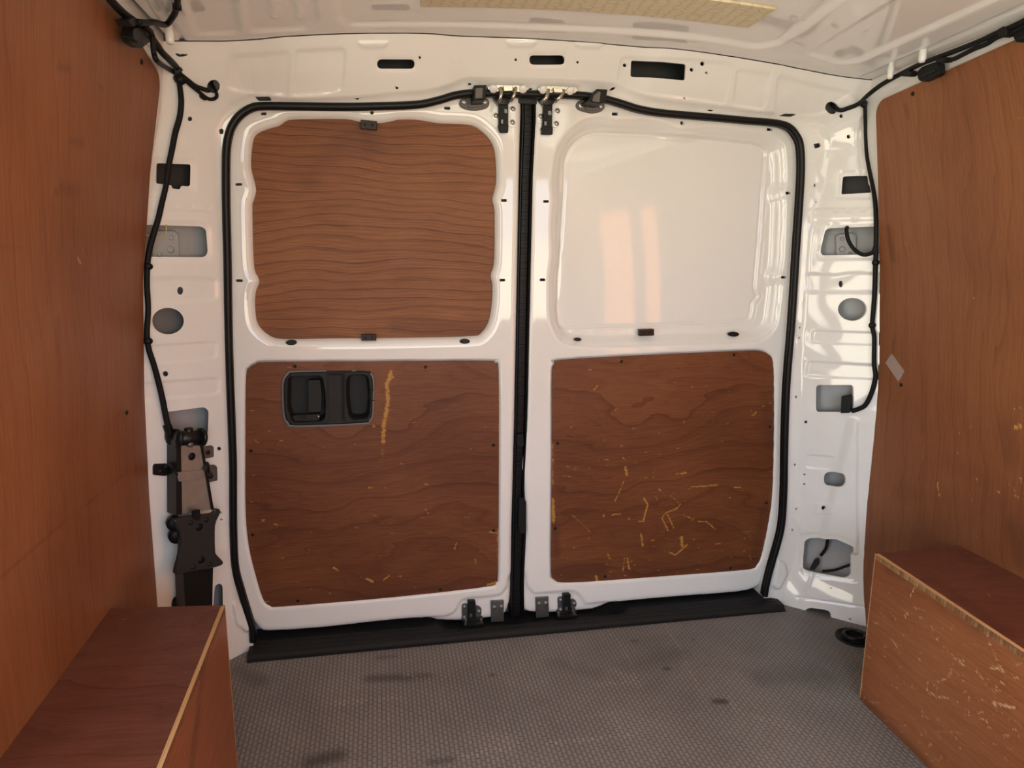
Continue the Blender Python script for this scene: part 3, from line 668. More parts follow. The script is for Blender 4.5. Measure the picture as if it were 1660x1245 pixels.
LOW2 = [(894.5, 606), (899, 590), (910.5, 582.5), (1072, 573.6), (1190.5, 568.6), (1228, 567.5), (1245, 573), (1254.5, 588), (1256, 651), (1255.6, 718.7), (1253, 803), (1246, 853.6), (1236, 900), (1228, 917), (1212, 924.5), (1106, 933), (971, 943), (912, 945.4), (898, 940), (893, 926), (893.6, 820), (894.3, 685)]
FLG1 = [(686, 1004), (720, 999.5), (735, 994), (742, 985), (747, 975), (760, 970.5), (803, 966.5), (815, 961), (822, 950), (826, 935), (846, 930), (846, 1030), (686, 1030)]
FLG2 = [(838, 925), (852, 932), (854, 946), (862, 959), (873, 962.6), (921, 959), (934, 960.5), (942, 968), (948, 977), (956, 979.5), (1000, 977), (1010, 1010), (838, 1010)]
SL1 = [(427.5, 184.5, 4.5, 2.2), (603, 182.5, 3.2, 3.2), (725, 175.5, 5, 2.4), (387, 299, 5.5, 2.2), (388, 455, 5.5, 2.2), (817, 325, 4.6, 2.2), (814.5, 454, 4.6, 2.2)]
SL2 = [(996.7, 184.8, 5, 2.4), (1105.6, 199.3, 3, 3.2), (1247.5, 210, 4.5, 2.2), (885.3, 326.5, 4.6, 2.2), (879.5, 453.5, 4.6, 2.2), (1277.8, 313, 4.2, 2.2), (1270.5, 449.6, 4.4, 2)]
def slot(x, y, a, b): return ell(x, y, a, b, 14) if abs(a - b) < .3 else rect(x - a, y - b, x + a, y + b, 1.2)
def lipdrop(s, depth, w):
    """rounded fall towards the inside of a shape with signed distance s"""
    t = np.clip((w - s) / w, 0, 1); return -depth * (1 - np.sqrt(np.clip(1 - t * t, 0, 1)))
def build_door(name, outline_px, edge_x, win, low, flg, slots, blank=None):
    t = thing(name, (edge_x, YD, .05), kind='structure')
    O = dp(smooth_loop(outline_px, 2)); Wn = dp(smooth_loop(win, 3)); Lw = dp(smooth_loop(low, 3)); Fg = dp(smooth_loop(flg, 2, True))
    B = dp(smooth_loop(blank, 3), -.026) if blank is not None else None
    def hf(P):
        so = sdf(O, P); sw = sdf(Wn, P); sl = sdf(Lw, P); sf = sdfm(Fg, P, .05)
        h = lipdrop(-so, .010, .016)
        if B is None: h = h + lipdrop(sw, .016, .024)
        else:
            h = h + lipdrop(sw, .006, .010) - .020 * sst(-sw / .030 + .05)
            sb = sdf(B, P); h = h - .0035 * sst(.5 - sb / .0035) - .0045 * np.exp(-(sb / .0026) ** 2)
            h = h - .0016 * np.exp(-((sb - .012) / .0025) ** 2) * (np.sin(P[:, 0] * 40) * np.sin(P[:, 1] * 47) > -.3)
        h = h + lipdrop(sl, .004, .010) - .010 * sst(.5 - sl / .004)
        h = h - .006 * sst(.5 - sf / .014)
        return h
    holes = [dp(slot(*s)) for s in slots]
    if B is None:
        holes.append(Wn); holes.append(dp([(464, 612), (480, 608), (590, 607), (599, 612), (598, 675), (590, 681), (480, 684), (466, 676)]))
    lo, hi = O.min(0) - .004, O.max(0) + .004
    grid_mesh('inner_panel', lo[0], hi[0], lo[1], hi[1], .0030, door_map, hf, PAINT, t, outline=lambda P: sdf(O, P), holes=holes, lip_out=.055, lip_hole=.010)
    c = [onY(x, y, YD) for x, y in outline_px]
    box('outer_skin', (lo[0] - .02, YD + .052, .0), (hi[0] + .02 if name != 'door_1' else hi[0] + .012, YD + .058, hi[1] + .06), PAINTI, t)
    return t
D1 = build_door('door_1', D1_PX, 0.0, WIN1, LOW1, FLG1, SL1); D2 = build_door('door_2', D2_PX, .75, WIN2, LOW2, FLG2, SL2, BLANK)

# ---- plywood on the doors
WEAR1 = [([(634, 603), (632, 612), (627, 622), (629, 650), (626, 668), (622, 690), (621, 716)], .011, .95), ([(633, 604), (638, 612)], .006, .8), ([(622, 716), (620, 745)], .010, .42),
         ([(597, 790), (607, 790)], .006, .7), ([(601, 835), (612, 836)], .005, .7), ([(425, 845), (427, 843)], .006, .9), ([(445, 850), (449, 851)], .006, .9), ([(457, 905), (459, 905)], .004, .8), ([(541, 920), (548, 925)], .006, .9), ([(594, 938), (604, 943)], .007, .95), ([(622, 940), (630, 934)], .005, .8),
         ([(414, 713), (418, 717)], .005, .6), ([(435, 699), (438, 699)], .004, .8), ([(605, 689), (606, 692)], .006, .8), ([(446, 780), (410, 820)], .003, .35), ([(807, 858), (809, 935)], .006, .8), ([(809, 600), (809, 780)], .0035, .6), ([(770, 906), (772, 916)], .005, .8), ([(740, 880), (737, 890)], .006, .6), ([(794, 862), (806, 865)], .006, .8), ([(790, 948), (805, 944)], .008, .8), ([(397, 640), (399, 680)], .004, .4),
         ([(690, 826), (694, 832)], .006, .6), ([(717, 838), (719, 840)], .004, .5), ([(500, 890), (506, 893)], .004, .5), ([(650, 752), (655, 755)], .005, .5), ([(745, 820), (750, 822)], .005, .4), ([(530, 610), (532, 612)], .003, .5), ([(770, 690), (790, 693)], .004, .45)]
WEAR2 = [([(1009, 742), (1014, 745)], .005, .9), ([(1014, 758), (1016, 770)], .009, .95), ([(1012, 778), (1003, 800), (997, 812)], .004, .75), ([(1044, 808), (1050, 818), (1046, 832), (1043, 845)], .0055, .95), ([(1036, 845), (1044, 845)], .005, .8), ([(1039, 866), (1042, 885)], .007, .85), ([(1103, 817), (1098, 824), (1078, 832), (1073, 840), (1083, 860)], .0045, .95), ([(1082, 834), (1092, 856)], .0045, .9),
         ([(1105, 872), (1106, 885)], .010, .95), ([(1085, 895), (1095, 900), (1114, 883)], .005, .95), ([(1117, 793), (1122, 789), (1145, 788), (1163, 786)], .0045, .85), ([(1097, 768), (1112, 767)], .006, .85), ([(1219, 674), (1225, 669)], .006, .8), ([(963, 632), (968, 626)], .005, .9), ([(925, 833), (945, 850), (958, 865)], .0035, .75), ([(1130, 845), (1146, 846), (1160, 858)], .005, .8),
         ([(896, 720), (896, 790)], .006, .7), ([(896, 810), (897, 845)], .011, .95), ([(966, 935), (968, 942)], .009, .9), ([(1017, 905), (1020, 922)], .007, .8), ([(1012, 905), (1010, 925)], .006, .6), ([(1240, 875), (1237, 900)], .006, .9), ([(978, 838), (980, 834)], .006, .8), ([(993, 835), (1006, 833)], .006, .75), ([(1063, 805), (1066, 810)], .005, .8), ([(1068, 793), (1070, 795)], .005, .9), ([(1086, 802), (1100, 815)], .004, .7), ([(1070, 792), (1078, 805)], .003, .6),
         ([(920, 756), (935, 762)], .006, .6), ([(912, 772), (930, 774)], .005, .5), ([(968, 746), (988, 745)], .003, .6), ([(985, 898), (988, 905)], .007, .7), ([(1160, 882), (1168, 881)], .006, .7), ([(1215, 900), (1218, 908)], .006, .6), ([(1155, 648), (1190, 630)], .003, .4), ([(1037, 775), (1050, 774)], .004, .6), ([(1190, 790), (1200, 790)], .004, .7), ([(1020, 840), (1020, 842)], .007, .7), ([(997, 666), (999, 662)], .004, .6), ([(1108, 835), (1125, 842)], .005, .7), ([(895, 600), (895, 680)], .003, .6), ([(940, 895), (1000, 915)], .003, .35), ([(1082, 734), (1092, 732)], .004, .6)]
STAIN_SHADE1 = [([(430, 985), (620, 972), (800, 955)], .10, .55), ([(410, 760), (430, 940)], .05, .25), ([(420, 975), (600, 965)], .05, .55), ([(560, 930), (640, 960)], .05, .4), ([(700, 955), (800, 940)], .03, .4), ([(480, 975), (485, 973)], .02, .5)]  # first stroke: shade painted along the panel bottom, partly real staining
STAIN_SHADE2 = [([(900, 945), (1060, 938), (1230, 925)], .085, .5), ([(905, 930), (975, 925)], .055, .85), ([(900, 850), (902, 900)], .02, .6), ([(1240, 640), (1250, 720)], .03, .4), ([(1240, 820), (1225, 905)], .03, .5), ([(980, 935), (1200, 915)], .03, .35)]  # wide first stroke mixes painted shade with dirt at the lower edge
HCUT = [(463, 640), (464, 622), (471, 611), (484, 608), (588, 607), (597, 611), (600.5, 622), (600, 650), (599, 670), (595, 677), (585, 681), (484, 685), (472, 680), (465, 670)]
def ply(door, pts, h, inset, mat, wear=(), stain_dark=(), step=.003, speck=0, cut=()):
    O = dp(smooth_loop(pts, 3), h)
    c = O.min(0), O.max(0); rng = np.random.default_rng(int(abs(pts[0][0])))
    wear = list(wear)
    for _ in range(speck):
        x = rng.uniform(min(p[0] for p in pts), max(p[0] for p in pts)); y = min(p[1] for p in pts) + (max(p[1] for p in pts) - min(p[1] for p in pts)) * rng.uniform(0, 1) ** .55
        wear.append(([(x, y), (x + rng.uniform(1, 7), y + rng.uniform(-1, 1))], rng.uniform(.002, .004), rng.uniform(.35, .75)))
    attrs = {'wear': lambda P: strokes(P, wear, lambda q: dp(q, h)), 'stain_dark': lambda P: strokes(P, stain_dark, lambda q: dp(q, h))}
    return grid_mesh('plywood_panel', c[0][0] - .03, c[1][0] + .03, c[0][1] - .03, c[1][1] + .03, step, door_map, lambda P: h + 0 * P[:, 0], mat, door, outline=lambda P: sdf(O, P) + inset, lip_out=.006, lip_hole=.004, attrs=attrs, holes=cut)
pw1 = ply(D1, WIN1, -.021, -.022, PLY_WIN, [([(508, 403), (510, 407)], .004, .4), ([(634, 397), (636, 400)], .005, .5)], [([(590, 205), (600, 235)], .05, .5), ([(570, 225), (500, 290)], .05, .28), ([(640, 530), (790, 535)], .035, .5), ([(430, 540), (560, 547)], .02, .35), ([(480, 270), (560, 280)], .04, .2)], .005)
tag(pw1, 'grained plywood filling the window opening')
pl1 = ply(D1, LOW1, -.0055, .002, PLY_DOOR, WEAR1, STAIN_SHADE1, .0024, 90, [dp(smooth_loop(HCUT, 3))])
pl2 = ply(D2, LOW2, -.0055, .002, PLY_DOOR, WEAR2, STAIN_SHADE2, .0024, 240)
for pan, lst in ((pl1, [(478, 594), (690, 595), (407, 731), (800, 721.5), (409.6, 867), (800, 860), (483, 974), (714, 956)]), (pl2, [(1007.6, 586), (1190, 575), (1248, 691.7), (1242.5, 815), (1184, 920.5), (981, 934.6), (900, 857), (904, 718.7)])):
    for x, y in lst: screw(PD.at(x, y, -.0055), PD.n, pan)
# ---- window catches and drain plugs
for door, x0, y0, x1, y1, tilt, hh in ((D1, 584.5, 194, 611, 208, 2.5, -.012), (D1, 586, 542.5, 610, 552.5, 0, -.006), (D2, 1037, 534.5, 1060.5, 545, -1, -.012)):
    pts = [(x0, y0), (x1, y0 + tilt), (x1, y1 + tilt), (x0, y1)]
    cb = pprism('window_catch', pts, PD, hh + .010, .014, CLIPB, door, .001, 1)
    for fx in (.28, .72): lathe('catch_recess', PD.at(x0 + (x1 - x0) * fx, (y0 + y1) / 2 + tilt * fx, hh + .0101), PD.n, [(.0032, -.003), (.0032, .0002), (.002, .0001), (.0002, 0)], BLACKP, cb, 10)
for door, x, y, r in ((D1, 472, 555.5, 9), (D1, 753.5, 553.5, 8.5), (D2, 937, 550.5, 6), (D2, 1190, 542, 8.5)):
    pts = ell(x, y, r, r * .47, 18); pprism('drain_plug', pts, PD, .0 if y > 550 else -.004, .008, RUBBER, door, .001)
# ---- door release
HTO = dp(smooth_loop([(456.6, 640), (457.5, 616), (466, 604), (480, 601), (590, 600), (602, 605), (607, 616), (606.5, 650), (605.5, 674), (600, 684), (588, 689), (480, 693.5), (465, 688), (458.5, 676)], 3))
HO = dp(smooth_loop([(459.5, 640), (460.5, 618), (468, 607), (481, 603.5), (590, 602), (600, 607), (604.5, 618), (604, 650), (603, 673), (598, 681.5), (587, 686), (481, 690), (468, 685), (461.5, 674)], 3), .003)
grid_mesh('handle_bezel', HTO[:, 0].min() - .003, HTO[:, 0].max() + .003, HTO[:, 1].min() - .003, HTO[:, 1].max() + .003, .0016, door_map, lambda P: .001 + lipdrop(-sdf(HTO, P), .002, .003), simple('grey_bezel_rim', (.16, .155, .15), .5), D1, outline=lambda P: sdf(HTO, P), holes=[HO], lip_out=.006, lip_hole=.006)
RC1 = dp(round_poly([(468, 612), (521, 611), (526, 640), (526, 676), (520, 682), (474, 684), (467, 660)], 6), .003); RC2 = dp(round_poly([(564, 610), (595, 609), (599, 642), (596, 677), (568, 679), (563, 645)], 9), .003)
MIDC = dp([(530, 604), (558, 604), (558, 684), (530, 686)], .003)
def hand_h(P):
    so = sdf(HO, P); h = .005 + lipdrop(-so, .004, .006)
    h = h - .040 * sst(.5 - sdfm(RC1, P) / .005) - .040 * sst(.5 - sdfm(RC2, P) / .007) - .004 * sst(.3 - sdfm(MIDC, P) / .012)
    return h
HB = grid_mesh('handle_bowl', HO[:, 0].min() - .003, HO[:, 0].max() + .003, HO[:, 1].min() - .003, HO[:, 1].max() + .003, .0016, door_map, hand_h, GREYP, D1, outline=lambda P: sdf(HO, P), lip_out=.006)
tag(HB, 'charcoal plastic door release with two finger recesses')
pprism('release_lever', [(499, 616), (519, 615.5), (522, 640), (521, 668), (500, 669)], PD, -.008, .014, GREYP, HB, .001, 3)
pprism('lock_slider', [(473, 673.5), (518, 671), (519, 679), (514, 682), (477, 683)], PD, -.006, .012, GREYP, HB, .001, 3)
pprism('slider_grip', [(489, 674), (497, 673.5), (497, 680.5), (489, 681)], PD, -.005, .003, BLACKP, HB, .0005)
lathe('lock_dot', PD.at(516.5, 675, -.0055), PD.n, [(.0018, -.002), (.0018, .0005), (.0002, .0007)], WHITEP, HB, 10)

# ---- centre seal on the meeting edge of the doors
CS = []
for (a, b) in zip([(844, 152), (845, 200), (842, 290), (838, 450), (834.5, 640), (832.5, 740), (831, 800), (829.5, 860), (828, 940), (827, 1004)], [(867, 152), (866.5, 200), (861.5, 290), (858, 450), (854, 640), (851, 740), (848, 790), (851, 860), (847.5, 940), (848, 1000)]): CS.append((onY(*a, YD + .012), onY(*b, YD + .012)))
def center_seal():
    A = np.array([c[0] for c in CS]); B = np.array([c[1] for c in CS]); o = np.argsort(A[:, 2]); A, B = A[o], B[o]
    z = np.arange(.004, A[-1, 2] - .001, .0011); xa = np.interp(z, A[:, 2], A[:, 0]) - .004; xb = np.interp(z, B[:, 2], B[:, 0]) + .004
    us = [0, .08, .16, .22, .26, .30, .50, .70, .74, .80, .86, .94, 1.0]; hs = [-.012, -.002, .004, .004, .0, .0015, .002, .0015, 0, .007, .010, .008, -.012]
    V = []; F = []; m = len(us)
    for i, zz in enumerate(z):
        rib = .0016 * (math.sin(2 * math.pi * zz / .0062) > 0)
        for u, h in zip(us, hs):
            V.append((xa[i] + (xb[i] - xa[i]) * u, YD + .012 - h - (rib if .28 < u < .72 else 0), zz))
    for i in range(len(z) - 1):
        for k in range(m - 1): F.append((i * m + k, i * m + k + 1, (i + 1) * m + k + 1, (i + 1) * m + k))
    return mesh_obj('center_seal', V, F, RUBBER, D1, False)
center_seal()
pprism('seal_stop', [(840, 846), (842, 806), (850, 808), (853, 814), (853, 864), (848, 866), (842, 864)], PD, .006, .022, BLACKP, D1, .001, 2)
pprism('seal_bump', [(838.5, 704), (848, 703), (849, 722), (846, 726), (838.5, 724)], PD, .004, .02, RUBBER, D1, .001, 2)
# ---- upper latches on the doors
def upper_latch(door, dx, dy, wide, main, tl, tr, bolts):
    pprism('latch_plate', tl, PD, .002, .0025, PAINT, door, .0004, 2); pprism('latch_plate', tr, PD, .002, .0025, PAINT, door, .0004, 3)
    for x, y in bolts: bolt('latch_bolt', PD.at(x, y, .002), PD.n, .0075, BOLT, door)
    lb = pprism('latch_body', main, PD, .016, .02, BLACKP, door, .0015, 2)
    pprism('latch_jaw', wide, PD, .020, .024, BLKMET, door, .0015, 2)
    x0 = min(p[0] for p in main); x1 = max(p[0] for p in main); y1 = max(p[1] for p in main); w = x1 - x0
    pprism('latch_hook', [(x0 + w * .55, y1 - 38), (x1 - w * .12, y1 - 38), (x1 - w * .1, y1 - 31), (x0 + w * .58, y1 - 31)], PD, .019, .006, GALV, lb, .0006)
    pprism('latch_pawl', [(x0 + w * .22, y1 - 21), (x0 + w * .45, y1 - 21), (x0 + w * .45, y1 - 14), (x0 + w * .22, y1 - 14)], PD, .018, .005, GALV, lb, .0006)
    pprism('latch_cap', [(x0 - 1.5, y1 - 11), (x1 + .5, y1 - 12), (x1, y1 + .5), (x0 + 2, y1 + .5)], PD, .018, .01, BLACKP, lb, .001, 1.5)
upper_latch(D1, 0, 0, [(800, 152), (829, 152), (829, 163), (823, 170), (809, 170), (801, 161)], [(809, 160), (824, 160), (824, 212), (821, 214.5), (811.5, 214.5), (809, 208)], [(798, 178), (810, 171), (810, 204), (801, 200), (797, 195)], [(824, 170), (833, 169), (836.5, 174), (836, 203), (832, 207), (824, 206)], [(803.5, 188.3), (831, 177.4), (830.3, 199)])
upper_latch(D2, 0, 0, [(874, 152), (901, 153), (900, 164), (896, 170), (882, 171), (874.5, 162)], [(882.5, 160), (896, 160), (895, 214), (892, 217.5), (878.5, 217), (880, 205)], [(871, 184), (882, 176), (881, 203), (874, 200), (870, 195)], [(897, 172), (904, 171), (908.5, 176), (906, 203), (901, 207.5), (896, 206)], [(876, 189.3), (903, 180.3), (901.3, 201)])
# ---- buffers beside them
BRKT = simple('grey_bracket_plastic', (.115, .105, .098), .5, var=.12); GREYE = simple('grey_enamel_steel', (.030, .030, .031), .34, .2, var=.2, bscale=40)
def buffer(door, base, wedge, face, slotp, scr):
    bb = pprism('buffer_base', smooth_loop(base, 3), PD, .006, .008, BRKT, door, .0015)
    pprism('buffer_seat', slotp, PD, .010, .006, BRKT, bb, .001, 2)
    w = pprism('buffer_wedge', wedge, PD, .066, .060, BLACKP, bb, .0015, 1)
    pprism('buffer_face', face, PD, .068, .004, BRKT, bb, .001, 1)
    for x, y in scr: bolt('buffer_screw', PD.at(x, y, .006), PD.n, .0055, BOLT, bb)
buffer(D1, [(744.5, 167), (748, 160), (757, 157.5), (785, 158), (792, 163), (793, 170), (788, 175.5), (776, 178.5), (767, 179), (755, 177), (747, 173)], [(768.5, 138), (789, 137.5), (786.5, 162), (768, 163)], [(771, 143), (783, 142), (782, 159), (770.5, 159.5)], [(759, 164), (783, 163), (783, 173), (759, 175)], [(752.5, 163.6), (786.3, 163.8)])
buffer(D2, [(934, 171), (937, 164.5), (945, 162), (972, 163), (979, 168), (980, 175), (974, 181), (960, 183.5), (947, 181), (937, 177)], [(968, 144), (985, 145), (982, 166), (972, 168), (952, 164)], [(962, 155), (970, 148), (974, 149), (972, 166), (960, 164)], [(948, 170), (971, 170), (971, 178), (950, 179)], [(942, 170.5), (975, 171)])
# ---- lower latches and plates
def lower_latch(door, lp, body, rp, bolts, basep, plate, pb):
    pprism('latch_plate', lp, PD, -.002, .003, GALV, door, .0005, 3); pprism('latch_plate', rp, PD, -.002, .003, GALV, door, .0005, 3)
    for x, y in bolts: bolt('latch_bolt', PD.at(x, y, -.002), PD.n, .0062, BOLT, door)
    lb = pprism('latch_body', body, PD, .012, .018, BLKMET, door, .0012, 1)
    x0 = min(p[0] for p in body); y0 = min(p[1] for p in body)
    pprism('latch_pawl', [(x0 + 3, y0 + 20), (x0 + 7, y0 + 19), (x0 + 7, y0 + 24), (x0 + 3, y0 + 25)], PD, .015, .006, GALV, lb, .0006)
    pprism('latch_cap', [(x0 + 1, y0 - .5), (x0 + 12, y0 - 1), (x0 + 12, y0 + 4), (x0 + 1, y0 + 4)], PD, .015, .006, BLACKP, lb, .0008)
    pprism('latch_jaw', basep, PD, .014, .022, BLKMET, door, .001, 1)
    sp = pprism('support_plate', plate, PD, .002, .007, GALV, door, .0008)
    for x, y in pb: bolt('plate_bolt', PD.at(x, y, .002), PD.n, .006, BOLT, sp)
lower_latch(D1, [(748.5, 981), (752, 978.5), (758, 979), (759, 1006), (749, 1006)], [(758.5, 976.5), (771, 976), (772, 1003), (769, 1014), (759, 1014)], [(770, 981), (776, 982.5), (780.5, 986), (780.5, 998), (775, 1002.5), (770, 1003)], [(753, 983.8), (752.8, 1001.3), (776.2, 991.3)], [(749, 1006.5), (783.5, 1004), (783, 1014), (752, 1018)], [(795.8, 975), (816.8, 974), (816.8, 1007.5), (796.2, 1008.5)], [(801.3, 984.3), (812.7, 983.3)])
lower_latch(D2, [(904, 969), (908, 967.3), (913, 968), (913, 992), (904.5, 993)], [(913.3, 965.5), (925, 964.8), (926.5, 990), (925, 1000), (914, 1001)], [(925, 971.5), (930, 971), (934.6, 975), (934.5, 983), (930, 987), (925, 988.5)], [(909, 972.5), (909, 988.3), (930.8, 978.3)], [(904.5, 994), (935, 991), (936, 1000), (907, 1005)], [(868.3, 969.5), (889.3, 968), (890, 1000), (869.3, 1002)], [(874.2, 978.3), (885, 977.3)])

# ---- strikers on the frame, above and below
def striker_up(c0, c1, y, discs, blockp, legs):
    pl_ = Plane((0, 1.700, 0), (0, -1, 0))
    s = pprism('striker_plate', [(c0, y + .5), (c0 + 5, y - 4.5), (c1 - 4, y - 3), (c1, y + 2), (c1 - 6, y + 7), (c0 + 4, y + 6)], pl_, .004, .008, ZINC, FRM, .001, 2)
    for x, yy in discs: lathe('striker_bolt', pl_.at(x, yy, .005), (0, -.75, -.66), [(.0095, -.004), (.0095, .001), (.007, .003), (.0005, .0035)], PAINT, s, 14)
    pprism('striker_block', blockp, pl_, .014, .016, ZINC, s, .002, 2)
    for a in legs: tube('striker_leg', [pl_.at(x, yy, hh) for x, yy, hh in a], .0042, ZINC, s, 8)
striker_up(790, 857, 142, [(800, 144.5), (848, 145)], [(815, 139), (832, 139), (832, 147.5), (816, 148)], [[(811, 142, .008), (813, 150, .012), (811, 158, .012), (807, 166, .004)], [(836, 142, .008), (835, 150, .012), (832, 157, .012), (828, 163, .004)]])
striker_up(871, 938, 144, [(880.5, 146), (924.7, 147.7)], [(896, 142), (913, 142.5), (913, 150.5), (897, 150)], [[(889, 145, .008), (888, 153, .012), (884, 160, .012), (877, 166, .004)], [(915, 146, .008), (911, 154, .012), (905, 160, .012), (900, 165, .004)]])
for legs in ([[(755, 1003), (754.5, 1012), (754.3, 1026)], [(779, 1003), (781, 1010), (781.5, 1024)]], [[(905, 992), (906, 1000), (908.5, 1012)], [(928, 988), (931, 996), (934, 1008)]]):
    for a in legs:
        pl_ = Plane((0, 1.725, 0), (0, -1, 0)); tube('striker_leg', [pl_.at(x, y, .0) for x, y in a], .004, GALV, SILLO, 8)
    lx = sum(p[0] for a in legs for p in a) / 6; ly = max(p[1] for a in legs for p in a)
    c = onY(lx, ly - 6, 1.727); box('striker_base', (c[0] - .026, 1.716, .001), (c[0] + .026, 1.738, .016), BLKMET, SILLO)

# ================================================================== THINGS
# ---- weather seal
SP = [onY(x, y, Y0 - .004) for x, y in SEAL_PX]
SP = [p for p in SP]
ws = thing('weather_seal', (.38, 1.716, 0.03), 'black rubber weather seal looping around both rear doors', 'seal')
tube('seal_bulb', SP, .0085, RUBBER, ws, 10, 5)
tube('seal_carrier', [p + np.array([0, .012, 0]) for p in SP], .0075, RUBBER, ws, 8, 5)

# ---- plywood side linings
def lining(name, prof, side, y0, y1, topz, label, wear, stain_dark, screws, r=.03):
    zc = topz(np.array([y1]))[0]
    t = thing(name, (float(prof(0.6)), (y0 + y1) / 2, 0.002), label, 'plywood panel', 'plywood linings of the side walls')
    def out(P):
        y, z = P[:, 0], P[:, 1]; a = y - y1; b = z - topz(y)
        q = np.stack([a + r, b + r], 1); d = np.minimum(np.maximum(q[:, 0], q[:, 1]), 0) + np.linalg.norm(np.maximum(q, 0), axis=1) - r
        return np.maximum(d, np.maximum(y0 - y, .002 - z))
    conv = lambda pts: np.array([wall_pt(x, y, prof)[1:] for x, y in pts])
    pan = grid_mesh('lining_board', y0 - .004, y1 + .004, 0, 1.42, .005, lambda P, h: np.stack([prof(P[:, 1]) + h * side, P[:, 0], P[:, 1]], 1), lambda P: 0 * P[:, 0] - .0, PLY_WALL, t, outline=out, lip_out=-1, attrs={'wear': lambda P: strokes(P, wear, conv), 'stain_dark': lambda P: strokes(P, stain_dark, conv)}, flip=side < 0)
    # the edge of the board, 9 mm thick
    edge = [(y1, z) for z in np.linspace(.002, zc - r, 30)] + [(y1 - r + r * math.cos(a), zc - r + r * math.sin(a)) for a in np.linspace(0, math.pi / 2, 8)] + [(y, topz(np.array([y]))[0]) for y in np.linspace(y1 - r - .01, y0, 20)]
    V = []; F = []
    for y, z in edge: V += [(float(prof(z)), y, z), (float(prof(z)) + .009 * side, y, z)]
    for i in range(len(edge) - 1): F.append((2 * i, 2 * i + 1, 2 * i + 3, 2 * i + 2))
    mesh_obj('board_edge', V, F, PLY_RAW, t)
    for x, y in screws:
        p = wall_pt(x, y, prof); screw(p + np.array([-.0005 * side, 0, 0]), (-side, 0, 0), t, .0048)
    return t
def wall_pt(px, py, prof):
    d = ray(px, py); lo, hi = .05, 4.0
    s = 1 if d[0] > 0 else -1
    for _ in range(40):
        m = (lo + hi) / 2; p = EYE + d * m; f = (p[0] - prof(p[2])) * s
        if f > 0: hi = m
        else: lo = m
    return EYE + d * hi
LL = lining('plywood_lining', xl, -1, DOOR_Y1 + .02, 1.57, lambda y: 1.317 + .20 * np.clip(1.57 - y, 0, .35), 'reddish plywood lining with few marks, standing behind the neat wheel arch box',
            [([(126, 418), (131, 428)], .005, .9), ([(133, 404), (134, 406)], .003, .6), ([(208, 575), (209, 578)], .003, .5), ([(163, 818), (164, 822)], .004, .8), ([(50, 370), (52, 372)], .002, .5), ([(175, 532), (176, 534)], .002, .4), ([(195, 522), (197, 524)], .002, .4)],
            [([(100, 305), (125, 310)], .018, .35), ([(90, 310), (92, 312)], .008, .6), ([(0, 403), (45, 403)], .003, .5), ([(95, 108), (112, 112)], .01, .4), ([(115, 230), (135, 232)], .012, .4), ([(0, 938), (100, 850), (200, 770)], .003, .45), ([(95, 520), (95, 600)], .02, .25), ([(200, 950), (240, 930)], .03, .3), ([(160, 139), (168, 142)], .004, .5), ([(120, 380), (125, 520)], .04, .15)],
            [(229, 100), (205, 669)])
LR = lining('plywood_lining', xr, 1, YB + .02, 1.59, lambda y: 1.333 + .10 * np.clip(1.59 - y, 0, .6), 'scuffed plywood lining with chipped patches and a scrap of clear tape',
            [([(1640, 664), (1656, 660)], .004, .6), ([(1646, 694), (1654, 690)], .009, .95), ([(1519, 782), (1523, 806)], .007, .75), ([(1553, 735), (1558, 728)], .004, .7), ([(1571, 692), (1576, 694)], .004, .6), ([(1618, 797), (1622, 800)], .005, .8), ([(1645, 803), (1650, 806)], .005, .8), ([(1582, 775), (1586, 780)], .004, .7), ([(1572, 800), (1576, 815)], .004, .5), ([(1507, 518), (1509, 522)], .003, .8), ([(1579, 482), (1580, 484)], .005, .9), ([(1466, 388), (1474, 414)], .0025, .7), ([(1549, 193), (1551, 195)], .003, .6), ([(1462, 665), (1463, 668)], .003, .8), ([(1487, 761), (1488, 763)], .003, .8), ([(1654, 775), (1656, 785)], .005, .7), ([(1553, 702), (1561, 702)], .003, .5), ([(1640, 190), (1660, 192)], .003, .5), ([(1632, 780), (1646, 796)], .003, .6), ([(1584, 868), (1586, 872)], .004, .7), ([(1469, 822), (1471, 826)], .003, .6), ([(1603, 665), (1604, 668)], .003, .6), ([(1575, 690), (1578, 686)], .003, .5), ([(1555, 862), (1556, 866)], .003, .6)],
            [([(1420, 880), (1540, 860), (1660, 870)], .13, .38), ([(1440, 370), (1448, 420)], .016, .5), ([(1640, 860), (1660, 905)], .06, .7), ([(1610, 840), (1625, 850)], .03, .3), ([(1460, 800), (1600, 830)], .05, .25), ([(1630, 690), (1640, 740)], .04, .3), ([(1468, 170), (1472, 190)], .008, .5), ([(1540, 750), (1600, 780)], .05, .2), ([(1400, 800), (1420, 890)], .05, .25), ([(1480, 850), (1560, 860)], .05, .2)],  # wide first stroke darkens the lower part of the board
            [(1480, 152), (1461, 624), (1411, 713)])
# tape scrap on the scuffed lining
tp = [wall_pt(x, y, xr) for x, y in [(1446, 573), (1467, 602), (1457, 619), (1436, 588)]]
tpo = prism('tape_scrap', [p - np.array([.0012, 0, 0]) for p in tp], (-1, 0, 0), .0006, TAPE); tag(tpo, 'scrap of clear tape stuck on the scuffed plywood lining', 'tape')

